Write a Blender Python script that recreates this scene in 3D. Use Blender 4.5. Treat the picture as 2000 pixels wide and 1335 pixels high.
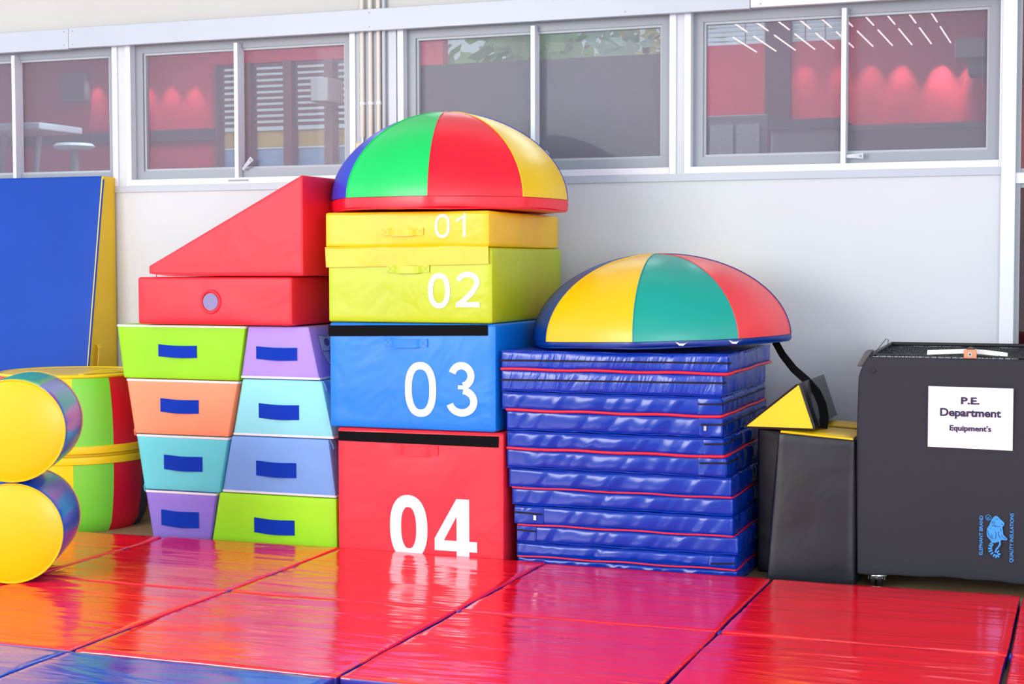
import bpy, bmesh, math, random
from mathutils import Vector, noise, Matrix
from math import sin, cos, pi, radians, sqrt, atan2
for o in list(bpy.data.objects): bpy.data.objects.remove(o)
S = bpy.context.scene
COL = S.collection
# ------------------------------------------------------------------ camera
F_PX, YAW, PITCH, ROLL, H = 3070.6, 0.35416, 0.04972, -0.00165, 1.36
cyw, syw, cpt, spt = cos(YAW), sin(YAW), cos(PITCH), sin(PITCH)
FWD = Vector((-syw*cpt, cyw*cpt, -spt)); RGT = Vector((cyw, syw, 0)); UP = RGT.cross(FWD)
RGT, UP = cos(ROLL)*RGT + sin(ROLL)*UP, -sin(ROLL)*RGT + cos(ROLL)*UP
CAM = Vector((0, 0, H))
cd = bpy.data.cameras.new('camera'); cam = bpy.data.objects.new('camera', cd); COL.objects.link(cam)
cd.sensor_width = 36; cd.lens = F_PX*36/2000; cd.clip_end = 200; cd.clip_start = .05
cam.matrix_world = Matrix(((RGT.x, UP.x, -FWD.x, 0), (RGT.y, UP.y, -FWD.y, 0), (RGT.z, UP.z, -FWD.z, H), (0, 0, 0, 1)))
S.camera = cam
# ------------------------------------------------------------------ world and lights
w = bpy.data.worlds.new('world'); S.world = w; w.use_nodes = True
wb = w.node_tree.nodes['Background']; wb.inputs[0].default_value = (.88, .94, 1.0, 1); wb.inputs[1].default_value = 1.3
def area(name, loc, target, sx, sy, power, col=(1, 1, 1)):
    l = bpy.data.lights.new(name, 'AREA'); l.shape = 'RECTANGLE'; l.size = sx; l.size_y = sy; l.energy = power; l.color = col
    o = bpy.data.objects.new(name, l); COL.objects.link(o); o.location = loc
    o.rotation_euler = (Vector(target)-Vector(loc)).to_track_quat('-Z', 'Y').to_euler(); return o
area('hall_daylight', (-6.5, -1.5, 2.6), (-2.6, 6.8, .8), 4, 2.6, 300, (1, .98, .95))
area('hall_ceiling_light', (-2.5, 3.6, 3.95), (-2.5, 5.0, 0), 5, 1.2, 14, (1, .99, .97))
area('hall_right_fill', (3.0, -1.2, 1.7), (-1.2, 7.6, .9), 3, 2.2, 125, (.93, .97, 1))  # added soft fill from the right front, lifts the shaded lower wall
S.view_settings.view_transform = 'Standard'; S.view_settings.look = 'None'
S.view_settings.exposure = 0.47; S.view_settings.gamma = 1; S.view_settings.use_curve_mapping = False

# ------------------------------------------------------------------ helpers
def at(px, py, y):
    d = FWD + RGT*((px-1000)/F_PX) - UP*((py-667.5)/F_PX)
    t = y/d.y; return CAM + d*t
def srgb(c):
    return tuple(((v/255)/12.92 if v/255 <= .04045 else ((v/255+.055)/1.055)**2.4) for v in c) + (1,)
def mat(name, c, rough=.45, bump=0.0, scale=8, stretch=(1, 1, 1), rot=(0, 0, 0), var=.06, metal=0, spec=.5, fine=0.0, ior=1.5, dist=.02, coat=0, distort=.6, detail=3):
    m = bpy.data.materials.new(name); m.use_nodes = True; nt = m.node_tree; N = nt.nodes; L = nt.links
    b = N['Principled BSDF']; col = srgb(c)
    b.inputs['Roughness'].default_value = rough; b.inputs['Metallic'].default_value = metal
    b.inputs['IOR'].default_value = ior; b.inputs['Specular IOR Level'].default_value = spec
    b.inputs['Coat Weight'].default_value = coat; b.inputs['Coat Roughness'].default_value = .08
    tc = N.new('ShaderNodeTexCoord'); mp = N.new('ShaderNodeMapping'); L.new(tc.outputs['Object'], mp.inputs[0])
    if any(rot):
        oi = N.new('ShaderNodeObjectInfo'); va_ = N.new('ShaderNodeVectorMath'); va_.operation = 'MULTIPLY_ADD'; va_.inputs[1].default_value = (9, 7, 5)
        L.new(oi.outputs['Random'], va_.inputs[0]); L.new(tc.outputs['Object'], va_.inputs[2]); L.new(va_.outputs[0], mp.inputs[0])
    mp.vector_type = 'TEXTURE' if any(rot) else 'POINT'; mp.inputs['Scale'].default_value = stretch; mp.inputs['Rotation'].default_value = rot
    nz = N.new('ShaderNodeTexNoise'); nz.inputs['Scale'].default_value = 2.3; nz.inputs['Detail'].default_value = 4; L.new(tc.outputs['Object'], nz.inputs[0])
    rp = N.new('ShaderNodeValToRGB'); L.new(nz.outputs[0], rp.inputs[0])
    rp.color_ramp.elements[0].position = .3; rp.color_ramp.elements[1].position = .7
    rp.color_ramp.elements[0].color = tuple(v*(1-var) for v in col[:3])+(1,); rp.color_ramp.elements[1].color = tuple(min(1, v*(1+var)) for v in col[:3])+(1,)
    L.new(rp.outputs[0], b.inputs['Base Color'])
    last = None
    if bump > 0:
        n1 = N.new('ShaderNodeTexNoise'); n1.inputs['Scale'].default_value = scale; n1.inputs['Detail'].default_value = detail
        n1.inputs['Distortion'].default_value = distort; L.new(mp.outputs[0], n1.inputs[0])
        bp = N.new('ShaderNodeBump'); bp.inputs['Strength'].default_value = bump; bp.inputs['Distance'].default_value = dist
        L.new(n1.outputs[0], bp.inputs['Height']); last = bp
    if fine > 0:
        n2 = N.new('ShaderNodeTexNoise'); n2.inputs['Scale'].default_value = 260; L.new(tc.outputs['Object'], n2.inputs[0])
        b2 = N.new('ShaderNodeBump'); b2.inputs['Strength'].default_value = fine; b2.inputs['Distance'].default_value = .002
        L.new(n2.outputs[0], b2.inputs['Height'])
        if last: L.new(last.outputs[0], b2.inputs['Normal'])
        last = b2
    if last: L.new(last.outputs[0], b.inputs['Normal'])
    return m
def emis(name, c, s):
    m = bpy.data.materials.new(name); m.use_nodes = True; b = m.node_tree.nodes['Principled BSDF']
    b.inputs['Base Color'].default_value = srgb(c); b.inputs['Emission Color'].default_value = srgb(c); b.inputs['Emission Strength'].default_value = s
    return m
def screen_mat(name, c, dens):
    m = bpy.data.materials.new(name); m.use_nodes = True; nt = m.node_tree; N = nt.nodes; L = nt.links
    N.remove(N['Principled BSDF']); out = [n for n in N if n.type == 'OUTPUT_MATERIAL'][0]
    tr = N.new('ShaderNodeBsdfTransparent'); df = N.new('ShaderNodeBsdfDiffuse'); df.inputs[0].default_value = srgb(c); mx = N.new('ShaderNodeMixShader')
    tc = N.new('ShaderNodeTexCoord'); w1 = N.new('ShaderNodeTexWave'); w2 = N.new('ShaderNodeTexWave')
    w1.inputs['Scale'].default_value = 60; w2.inputs['Scale'].default_value = 60; w2.bands_direction = 'Z'
    L.new(tc.outputs['Object'], w1.inputs[0]); L.new(tc.outputs['Object'], w2.inputs[0])
    ad = N.new('ShaderNodeMath'); ad.operation = 'ADD'; L.new(w1.outputs[1], ad.inputs[0]); L.new(w2.outputs[1], ad.inputs[1])
    ml = N.new('ShaderNodeMath'); ml.operation = 'MULTIPLY_ADD'; ml.inputs[1].default_value = .06; ml.inputs[2].default_value = dens-.06
    L.new(ad.outputs[0], ml.inputs[0]); L.new(ml.outputs[0], mx.inputs[0])
    L.new(tr.outputs[0], mx.inputs[1]); L.new(df.outputs[0], mx.inputs[2]); L.new(mx.outputs[0], out.inputs[0])
    return m
def glass_mat(name, tint):
    m = bpy.data.materials.new(name); m.use_nodes = True; nt = m.node_tree; N = nt.nodes; L = nt.links
    N.remove(N['Principled BSDF']); out = [n for n in N if n.type == 'OUTPUT_MATERIAL'][0]
    tr = N.new('ShaderNodeBsdfTransparent'); tr.inputs[0].default_value = srgb(tint); gl = N.new('ShaderNodeBsdfGlossy'); gl.inputs['Roughness'].default_value = .02
    fr = N.new('ShaderNodeFresnel'); fr.inputs[0].default_value = 1.45; mx = N.new('ShaderNodeMixShader')
    L.new(fr.outputs[0], mx.inputs[0]); L.new(tr.outputs[0], mx.inputs[1]); L.new(gl.outputs[0], mx.inputs[2]); L.new(mx.outputs[0], out.inputs[0])
    return m

def thing(name, loc, label, cat, group=None):
    o = bpy.data.objects.new(name, None); COL.objects.link(o); o.location = loc; o.empty_display_size = .1
    o['label'] = label; o['category'] = cat
    if group: o['group'] = group
    return o
def struct(name, loc=(0, 0, 0)):
    o = bpy.data.objects.new(name, None); COL.objects.link(o); o.location = loc; o['kind'] = 'structure'; return o
def wloc(p):
    v = Vector((0, 0, 0))
    while p is not None: v = v + p.location; p = p.parent
    return v
def obj(name, geo, m, parent=None, smooth=False, label=None, kind=None):
    """geo = (verts in world coordinates, faces[, material index per face])"""
    vs, fs = geo[0], geo[1]
    base = wloc(parent)
    if parent is None:
        xs = [v[0] for v in vs]; ys = [v[1] for v in vs]; zs = [v[2] for v in vs]
        base = Vector(((min(xs)+max(xs))/2, (min(ys)+max(ys))/2, min(zs)))
    me = bpy.data.meshes.new(name); me.from_pydata([tuple(Vector(v)-base) for v in vs], [], [tuple(f) for f in fs])
    ms = m if isinstance(m, (list, tuple)) else [m]
    for k in ms: me.materials.append(k)
    if len(geo) > 2:
        for p, i in zip(me.polygons, geo[2]): p.material_index = i
    bm = bmesh.new(); bm.from_mesh(me); bmesh.ops.recalc_face_normals(bm, faces=bm.faces); bm.to_mesh(me); bm.free()
    if smooth:
        for p in me.polygons: p.use_smooth = True
        try: me.set_sharp_from_angle(angle=radians(50))
        except Exception: pass
    me.update()
    o = bpy.data.objects.new(name, me); COL.objects.link(o)
    if parent is None: o.location = base
    else: o.parent = parent
    if label: o['label'] = label
    if kind: o['kind'] = kind
    return o
def tag(o, label, cat, group=None):
    o['label'] = label; o['category'] = cat
    if group: o['group'] = group
    return o
def join(*gs):
    vs, fs, mi = [], [], []
    for g in gs:
        b = len(vs); vs += list(g[0]); fs += [tuple(i+b for i in f) for f in g[1]]
        mi += list(g[2]) if len(g) > 2 else [0]*len(g[1])
    return vs, fs, mi
def setmi(g, i): return g[0], g[1], [i]*len(g[1])
def box(x0, x1, y0, y1, z0, z1, bev=0.0):
    if bev <= 0:
        v = [(x, y, z) for x in (x0, x1) for y in (y0, y1) for z in (z0, z1)]
        return v, [(0, 1, 3, 2), (4, 6, 7, 5), (0, 4, 5, 1), (2, 3, 7, 6), (0, 2, 6, 4), (1, 5, 7, 3)]
    return softbox(x0, x1, y0, y1, z0, z1, r=bev, n=(3, 3, 3), lim=True)
def softbox(x0, x1, y0, y1, z0, z1, r=.012, bulge=0.0, wr=0.0, n=(14, 12, 8), seed=0, warp=None, ws=3.0, lim=False, foot=True, wst=(1, 1, 1), topw=False):
    """rounded, padded, slightly wrinkled box; warp(x,y,z) reshapes it"""
    c = Vector(((x0+x1)/2, (y0+y1)/2, (z0+z1)/2)); hs = ((x1-x0)/2, (y1-y0)/2, (z1-z0)/2)
    r = min(r, min(hs)*.95)
    def ticks(h, k):
        # denser at the rims
        t = [-h, -h+r*.3, -h+r] ; inner = [(-h+r)+(2*(h-r))*i/(k) for i in range(1, k)]
        return t + inner + [h-r, h-r*.3, h]
    T = [ticks(hs[i], n[i]) for i in range(3)]
    idx = {}; vs = []; fs = []
    def vert(i, j, k):
        key = (i, j, k)
        if key in idx: return idx[key]
        p = Vector((T[0][i], T[1][j], T[2][k]))
        q = Vector([max(-hs[a]+r, min(hs[a]-r, p[a])) for a in range(3)])
        d = p-q
        if d.length > 1e-9: p2 = q + d.normalized()*r
        else: p2 = p
        u = [p[a]/hs[a] for a in range(3)]
        if bulge or wr:
            off = Vector((0, 0, 0))
            for a in range(3):
                if abs(abs(u[a])-1) < 1e-6:
                    o1, o2 = [b for b in range(3) if b != a]
                    if a == 2 and not topw: continue
                    env = (1-u[o1]**4)*(1-u[o2]**4)
                    s = 1 if u[a] > 0 else -1
                    amt = bulge*(1-u[o1]**2)*(1-u[o2]**2)
                    if wr:
                        w_ = p2+c
                        amt += wr*env*noise.noise(Vector((w_.x*ws*wst[0]+seed*7.1, w_.y*ws*wst[1]+seed*3.3, w_.z*ws*wst[2]-seed*2.7)))
                    off[a] += s*amt
            p2 = p2+off
        p2 = p2+c
        if warp: p2 = Vector(warp(p2.x, p2.y, p2.z))
        idx[key] = len(vs); vs.append(tuple(p2)); return idx[key]
    L = [len(t)-1 for t in T]
    for a in range(3):
        b, d = [q for q in range(3) if q != a]
        for side in (0, L[a]):
            for i in range(L[b]):
                for j in range(L[d]):
                    def key(ii, jj):
                        k = [0, 0, 0]; k[a] = side; k[b] = ii; k[d] = jj; return vert(*k)
                    fs.append((key(i, j), key(i+1, j), key(i+1, j+1), key(i, j+1)))
    return vs, fs
def tube(path, r, n=8, closed=False, cap=True):
    P = [Vector(p) for p in path]; vs, fs = [], []; m = len(P); up = None
    for i, p in enumerate(P):
        if closed: t = P[(i+1) % m]-P[i-1]
        else: t = P[min(i+1, m-1)]-P[max(i-1, 0)]
        t.normalize()
        if up is None:
            up = t.orthogonal().normalized()
        up = (up - t*up.dot(t)).normalized(); sd = t.cross(up)
        rr = r[i] if isinstance(r, (list, tuple)) else r
        for k in range(n):
            a = 2*pi*k/n; vs.append(tuple(p+up*cos(a)*rr+sd*sin(a)*rr))
    for i in range(m if closed else m-1):
        for k in range(n):
            a, b = i*n+k, i*n+(k+1) % n; c2, d2 = ((i+1) % m)*n+(k+1) % n, ((i+1) % m)*n+k
            fs.append((a, b, c2, d2))
    if cap and not closed:
        fs.append(tuple(range(n))[::-1]); fs.append(tuple((m-1)*n+k for k in range(n)))
    return vs, fs
def ribbon(path, side, th):
    """flat strap: path points, half-width vectors, thickness"""
    P = [Vector(p) for p in path]; vs, fs = [], []
    for i, p in enumerate(P):
        t = (P[min(i+1, len(P)-1)]-P[max(i-1, 0)]).normalized(); s = Vector(side[i] if isinstance(side, list) else side); n = t.cross(s).normalized()*th/2
        vs += [tuple(p-s-n), tuple(p+s-n), tuple(p+s+n), tuple(p-s+n)]
    for i in range(len(P)-1):
        for k in range(4): fs.append((i*4+k, i*4+(k+1) % 4, i*4+4+(k+1) % 4, i*4+4+k))
    fs += [(0, 1, 2, 3), tuple(len(vs)-4+k for k in range(4))]
    return vs, fs
def prism(pts, y0, y1):
    """outline pts (x,z) between y0 and y1"""
    n = len(pts); vs = [(x, y0, z) for x, z in pts]+[(x, y1, z) for x, z in pts]
    return vs, [tuple(range(n)), tuple(range(n, 2*n))[::-1]]+[(i, (i+1) % n, n+(i+1) % n, n+i) for i in range(n)]
def lathe(prof, c, n=32, a0=0, a1=2*pi, caps=True):
    vs, fs = [], []; full = abs(a1-a0-2*pi) < 1e-6; k = n if full else n+1
    for r, z in prof:
        for i in range(k):
            a = a0+(a1-a0)*i/n; vs.append((c[0]+r*cos(a), c[1]+r*sin(a), c[2]+z))
    for j in range(len(prof)-1):
        for i in range(n):
            b = (i+1) % k; fs.append((j*k+i, j*k+b, (j+1)*k+b, (j+1)*k+i))
    return vs, fs
def disc(cx, y, cz, r, n=24, y2=None):
    y2 = y+.002 if y2 is None else y2
    return prism([(cx+r*cos(2*pi*i/n), cz+r*sin(2*pi*i/n)) for i in range(n)], y, y2)
_tc = {}
def glyph(ch, off=0.0):
    """triangulated outline of a text in the xy plane, normalised to its own bounding box"""
    if (ch, off) in _tc: return _tc[(ch, off)]
    cu = bpy.data.curves.new('t', 'FONT'); cu.body = ch; cu.offset = off; cu.resolution_u = 6
    to = bpy.data.objects.new('t', cu); COL.objects.link(to)
    dg = bpy.context.evaluated_depsgraph_get(); me = bpy.data.meshes.new_from_object(to.evaluated_get(dg))
    vs = [tuple(v.co) for v in me.vertices]; fs = [tuple(p.vertices) for p in me.polygons]
    bpy.data.objects.remove(to); bpy.data.curves.remove(cu); bpy.data.meshes.remove(me)
    xs = [v[0] for v in vs]; ys = [v[1] for v in vs]; bb = (min(xs), max(xs), min(ys), max(ys))
    _tc[(ch, off)] = (vs, fs, bb); return _tc[(ch, off)]
def print_on(ch, x0, x1, z0, z1, y, off=0.0, rot=False, th=.0012):
    """a print standing on a face that looks towards -Y; fits the text to the rectangle; rot = reads upwards"""
    vs, fs, bb = glyph(ch, off); o = []
    for v in vs:
        u = (v[0]-bb[0])/(bb[1]-bb[0]); q = (v[1]-bb[2])/(bb[3]-bb[2])
        if rot: u, q = 1-q, u
        X, Z = x0+(x1-x0)*u, z0+(z1-z0)*q
        o.append((X, y(X, Z) if callable(y) else y, Z))
    return o, fs
def stroke(path, w, closed=False):
    n = len(path); L, Rr = [], []
    for i, p in enumerate(path):
        a = path[i-1] if (i or closed) else p; b = path[(i+1) % n] if (i < n-1 or closed) else p
        dx, dy = b[0]-a[0], b[1]-a[1]; l = sqrt(dx*dx+dy*dy) or 1; nx, ny = -dy/l*w/2, dx/l*w/2
        L.append((p[0]+nx, p[1]+ny)); Rr.append((p[0]-nx, p[1]-ny))
    m = n if closed else n-1
    return L+Rr, [(i, (i+1) % n, n+(i+1) % n, n+i) for i in range(m)]
def arc(cx, cy, rx, ry, a0, a1, n): return [(cx+rx*cos(radians(a0+(a1-a0)*i/n)), cy+ry*sin(radians(a0+(a1-a0)*i/n))) for i in range(n+1)]
def digit_shape(ch, asp, w):
    '''digit in a box asp wide, 1 high, stroke w (fraction of the height)'''
    h = w/2
    if ch == '0':
        P = []
        for i in range(40):
            a = 2*pi*i/40; ca, sa = cos(a), sin(a); e = .85
            P.append((asp/2+(asp/2-h)*math.copysign(abs(ca)**e, ca), .5+(.5-h)*math.copysign(abs(sa)**e, sa)))
        return stroke(P, w, True)
    if ch == '1':
        x1 = asp*.98; v = [(x1-w, 0), (x1, 0), (x1, 1), (x1-w*.7, 1), (x1-w*.9, .9), (asp*.05, .74), (asp*.05, .74-w*.9), (x1-w, .80)]
        return v, [(0, 1, 2, 3, 4, 7), (4, 5, 6, 7)]
    if ch == '2':
        P = arc(asp/2, .70, asp/2-h, .30-h, 168, -30, 18)+[(asp*.70, .42), (asp*.45, .26), (asp*.22, .12), (h*1.2, h)]
        a = stroke(P, w); b = len(a[0]); return a[0]+[(0, 0), (asp, 0), (asp, w*.95), (0, w*.95)], a[1]+[(b, b+1, b+2, b+3)]
    if ch == '3':
        a = stroke(arc(asp*.48, .745, asp*.43-h, .255-h, 165, -80, 20), w); b = stroke(arc(asp*.48, .275, asp*.52-h, .275-h, 82, -165, 22), w); k = len(a[0]); v = a[0]+b[0]
        f = a[1]+[tuple(i+k for i in q) for q in b[1]]; c = len(v); return v+[(asp*.36, .51-h*.1), (asp*.6, .51-h*.2), (asp*.6, .51+h*.9), (asp*.36, .51+h*.9)], f+[(c, c+1, c+2, c+3)]
    if ch == '4':
        x0, x1 = asp*.52, asp*.82
        v = [(x0, 0), (x1, 0), (x1, 1), (x0, 1), (0, .36), (0, .17), (asp, .17), (asp, .335), (x0, .335), (x0, .72), (asp*.22, .335), (x1, .17), (x1, .335), (x0, .17)]
        return v, [(0, 1, 11, 12, 2, 3, 9, 8, 13), (3, 4, 10, 9), (4, 5, 13, 8, 10), (11, 6, 7, 12)]
def digit_on(ch, x0, x1, z0, z1, y, w):
    asp = (x1-x0)/(z1-z0); v, f = digit_shape(ch, asp, w); S_ = z1-z0
    return [(x0+a*S_, y(x0+a*S_, z0+b*S_), z0+b*S_) for a, b in v], f
def curve_pts(f, n): return [f(i/n) for i in range(n+1)]

# ------------------------------------------------------------------ materials
WALL = mat('painted_wall', (209, 215, 222), .7, .03, 3, var=.012)
WALLUP = mat('painted_wall_upper', (198, 197, 193), .7, .03, 3, var=.012)
ALU = mat('white_aluminium', (186, 195, 208), .35, .02, 5, var=.02)
ALUW = mat('bright_white_frame', (226, 230, 240), .35, var=.01)
ALUG = mat('grey_aluminium', (152, 158, 168), .4, var=.03)
GREYPANEL = mat('grey_panel', (176, 184, 192), .5, var=.02)
PVC = mat('cream_conduit', (218, 212, 204), .5, var=.03)
SCREEN = screen_mat('fly_screen', (140, 137, 152), .44)
GLASS = glass_mat('pane_glass', (225, 235, 235))
GLASST = glass_mat('tinted_pane_glass', (170, 205, 205))
FLOOR = mat('tan_floor', (150, 125, 92), .5, .05, 20, var=.12)
RS = dict(rough=.5, bump=.4, scale=2.6, fine=.08, dist=.03)
RED = mat('red_vinyl', (246, 34, 54), **RS)
REDB = mat('bright_red_vinyl', (250, 40, 60), **RS)
YEL = mat('yellow_vinyl', (246, 196, 0), rough=.4, bump=.55, scale=3, fine=.05, dist=.03)
LIME = mat('lime_yellow_vinyl', (184, 202, 0), rough=.4, bump=.55, scale=3, fine=.05, dist=.03)
BLU = mat('azure_vinyl', (0, 124, 232), rough=.42, bump=.55, scale=3, fine=.05, dist=.03)
BLACKV = mat('black_hook_tape', (8, 9, 13), .95, fine=.5, spec=.2)
WHITEP = mat('white_print', (240, 238, 248), .5, var=.01)
NAVY = mat('handle_webbing', (0, 52, 176), .8, fine=.4, spec=.2)
WTRIM = mat('white_trim', (232, 230, 232), .6)
PAL = dict(rough=.6, bump=.12, scale=3, fine=.06, dist=.03)
C_LIME = mat('lime_green_cloth', (142, 216, 2), **PAL); C_LIME2 = mat('bright_lime_cloth', (166, 238, 24), **PAL)
C_ORG = mat('peach_cloth', (252, 148, 108), **PAL); C_CYA = mat('turquoise_cloth', (96, 206, 216), **PAL); C_CYA2 = mat('pale_cyan_cloth', (140, 222, 232), **PAL)
C_PUR = mat('lavender_cloth', (142, 116, 214), **PAL); C_PUR2 = mat('lilac_cloth', (168, 140, 226), **PAL); C_SKY = mat('sky_blue_cloth', (118, 166, 230), **PAL)
DM = dict(rough=.33, bump=.05, scale=3, fine=.03, dist=.02)
D_BLU = mat('dome_blue', (20, 62, 205), **DM); D_GRN = mat('dome_green', (0, 208, 100), **DM); D_RED = mat('dome_red', (240, 20, 48), **DM); D_YEL = mat('dome_yellow', (240, 200, 0), **DM)
D_NAV = mat('dome_navy', (0, 52, 142), **DM); D_TEA = mat('dome_teal', (0, 156, 142), **DM); D_COR = mat('dome_coral', (240, 66, 74), **DM); D_YEL2 = mat('dome_sunny_yellow', (240, 192, 8), **DM)
RL = dict(rough=.2, bump=.02, scale=2, dist=.02)
R_YEL = mat('roll_yellow', (252, 192, 0), rough=.3, var=.02); R_BLU = mat('roll_blue', (0, 92, 212), **RL); R_GRN = mat('roll_green', (70, 200, 110), **RL); R_PUR = mat('roll_red', (220, 20, 50), **RL)
B_GRN = mat('barrel_green', (122, 214, 60), rough=.4, var=.03); B_RED = mat('barrel_red', (212, 8, 44), rough=.4, var=.03); B_NAV = mat('barrel_navy', (8, 28, 80), rough=.4); B_YEL = mat('barrel_yellow', (242, 208, 4), rough=.4, var=.03)
STK = mat('glossy_blue_vinyl', (0, 52, 168), rough=.2, bump=.85, scale=9, stretch=(.9, 1.2, 5), rot=(0, radians(36), 0), dist=.03, distort=.3, spec=.45, detail=1)
STK2 = mat('glossy_blue_vinyl_gathered', (0, 56, 178), rough=.24, bump=.7, scale=11, stretch=(.7, 1.2, 3), rot=(0, radians(20), 0), dist=.02, distort=.5, spec=.6)
REDP = mat('red_hinge_piping', (236, 20, 48), .35)
ZIP = mat('black_zip', (14, 16, 26), .6, fine=.3)
STEEL = mat('bright_steel', (190, 190, 190), .25, metal=1)
WEDB = mat('royal_blue_vinyl', (0, 66, 172), .5, .15, 2.5, dist=.03, spec=.25)
WEDY = mat('wedge_yellow_side', (240, 200, 0), .45, .1, 3)
BLK = mat('black_vinyl', (13, 20, 32), .42, .25, 3, fine=.1, dist=.03)
BLK2 = mat('black_vinyl_deep', (18, 20, 26), .42, .2, 3, fine=.1)
GRYV = mat('grey_black_vinyl', (66, 74, 78), .38, .2, 4, fine=.1)
FOAM = mat('charcoal_rubber_foam', (34, 36, 48), .75, .18, 3.5, fine=.25, var=.05, dist=.02)
PAPER = mat('white_paper', (236, 234, 246), .7, var=.01); INK = mat('dark_ink', (38, 34, 72), .7); LOGO = mat('light_blue_print', (58, 152, 232), .6)
NET = mat('black_wire', (26, 30, 36), .5); ORG = mat('orange_tan_leather', (222, 150, 112), .6)
# floor mats: red top, blue sides; bump drawn out across the hall
MT = dict(rough=.14, bump=.3, scale=1.7, stretch=(.5, 3.2, 1), dist=.03, distort=1.4, ior=1.75, detail=3, var=.04)
M_RED = mat('red_mat_vinyl', (252, 22, 46), **MT); M_BLU = mat('blue_mat_vinyl', (0, 72, 190), **MT); M_SIDE = mat('mat_blue_side', (48, 44, 150), .35)
M_EDGE = mat('mat_fold_welt', (250, 60, 70), .3)

# ------------------------------------------------------------------ structure
YW = 7.65
def xw(px, py=250, y=YW): return at(px, py, y).x
o = obj('floor', box(-9, 4, -1.5, 14, -.1, 0), FLOOR); o['kind'] = 'structure'
o = obj('ceiling_hall', box(-9, 4, -1.0, YW, 4.0, 4.08), WALL); o['kind'] = 'structure'
ZS = at(1957, 341, YW).z; ZSF = at(1957, 325.7, YW).z         # under-sill trim
ZB0 = at(700, 61.6, YW-.07).z; ZB1 = at(400, 38, YW-.07).z    # trunking
ZO0 = at(1310, 328, YW).z + .003                                # bottom of the openings
ZO1 = ZB0 + .05
XP0, XP1 = xw(1957), xw(1985)
OPEN = [(xw(-180), xw(222)), (xw(258), xw(685)), (xw(790), xw(1308)), (xw(1350), xw(1952))]
wl = []
wl.append(box(-9, XP0, YW, YW+.12, 0, ZO0))
wl.append(setmi(box(-9, 3.5, YW, YW+.12, ZO1, 3.6), 1))
edges = [-9] + [v for ab in OPEN for v in ab] + [XP0]
for i in range(0, len(edges), 2):
    wl.append(box(edges[i]+(.012 if i else 0), edges[i+1]-(.012 if i+2 < len(edges) else 0), YW, YW+.12, ZO0, ZO1))
wl.append(box(XP1+1.2, 3.5, YW, YW+.12, 0, ZO1))
o = obj('wall_back', join(*wl), [WALL, WALLUP]); o['kind'] = 'structure'
o = obj('trim_1', box(-9, XP0, YW-.014, YW, ZS, ZSF), ALU); o['kind'] = 'structure'
tk = struct('trim_2', (-3, YW, ZB0))
xj1, xj2 = xw(134.5, 75, YW-.07), xw(1466, 5, YW-.07)
for a, b, m_, dz in ((-9, xj1-.002, ALU, -.004), (xj1, xj2-.003, ALU, 0), (xj2, 3.5, ALUW, .004)):
    obj('trunking_cover', box(a, b, YW-.075, YW-.035, ZB0+dz, ZB1+dz, .003), m_, tk)
for a in (-6.3, xj1-.03, xj1+.03, -3.6, -2.2, xj2+.05, .2):
    obj('screw', disc(a, YW-.077, ZB0+.02, .004, 8, YW-.074), ALUG, tk)
    obj('screw', disc(a, YW-.077, ZB1-.02, .004, 8, YW-.074), ALUG, tk)
obj('backing_batten', box(-9, 3.5, YW-.036, YW, ZB0+.045, ZB1-.02), GREYPANEL, tk)
o = obj('trim_3', box(XP0, XP1, YW-.03, YW+.13, 0, 3.4, .004), ALUW); o['kind'] = 'structure'
def lever(root, px, py, dx, dz):
    a = at(px, py, YW+.0); p = Vector((a.x, YW+.012, a.z))
    t = Vector((dx, 0, dz)).normalized(); s = Vector((-t.z, 0, t.x))
    L_ = sqrt(dx*dx+dz*dz)
    obj('latch', ribbon([p, p+t*L_*.5-Vector((0, .008, 0)), p+t*L_-Vector((0, .012, 0))], [tuple(s*.007), tuple(s*.010), tuple(s*.014)], .004), ALU, root)
    e = p+t*(L_-.014)-Vector((0, .016, 0)); obj('pivot', disc(e.x, e.y, e.z, .006, 10, e.y+.004), ALUG, root)
mull = [25+3, 462, 1041, 1647]
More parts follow.
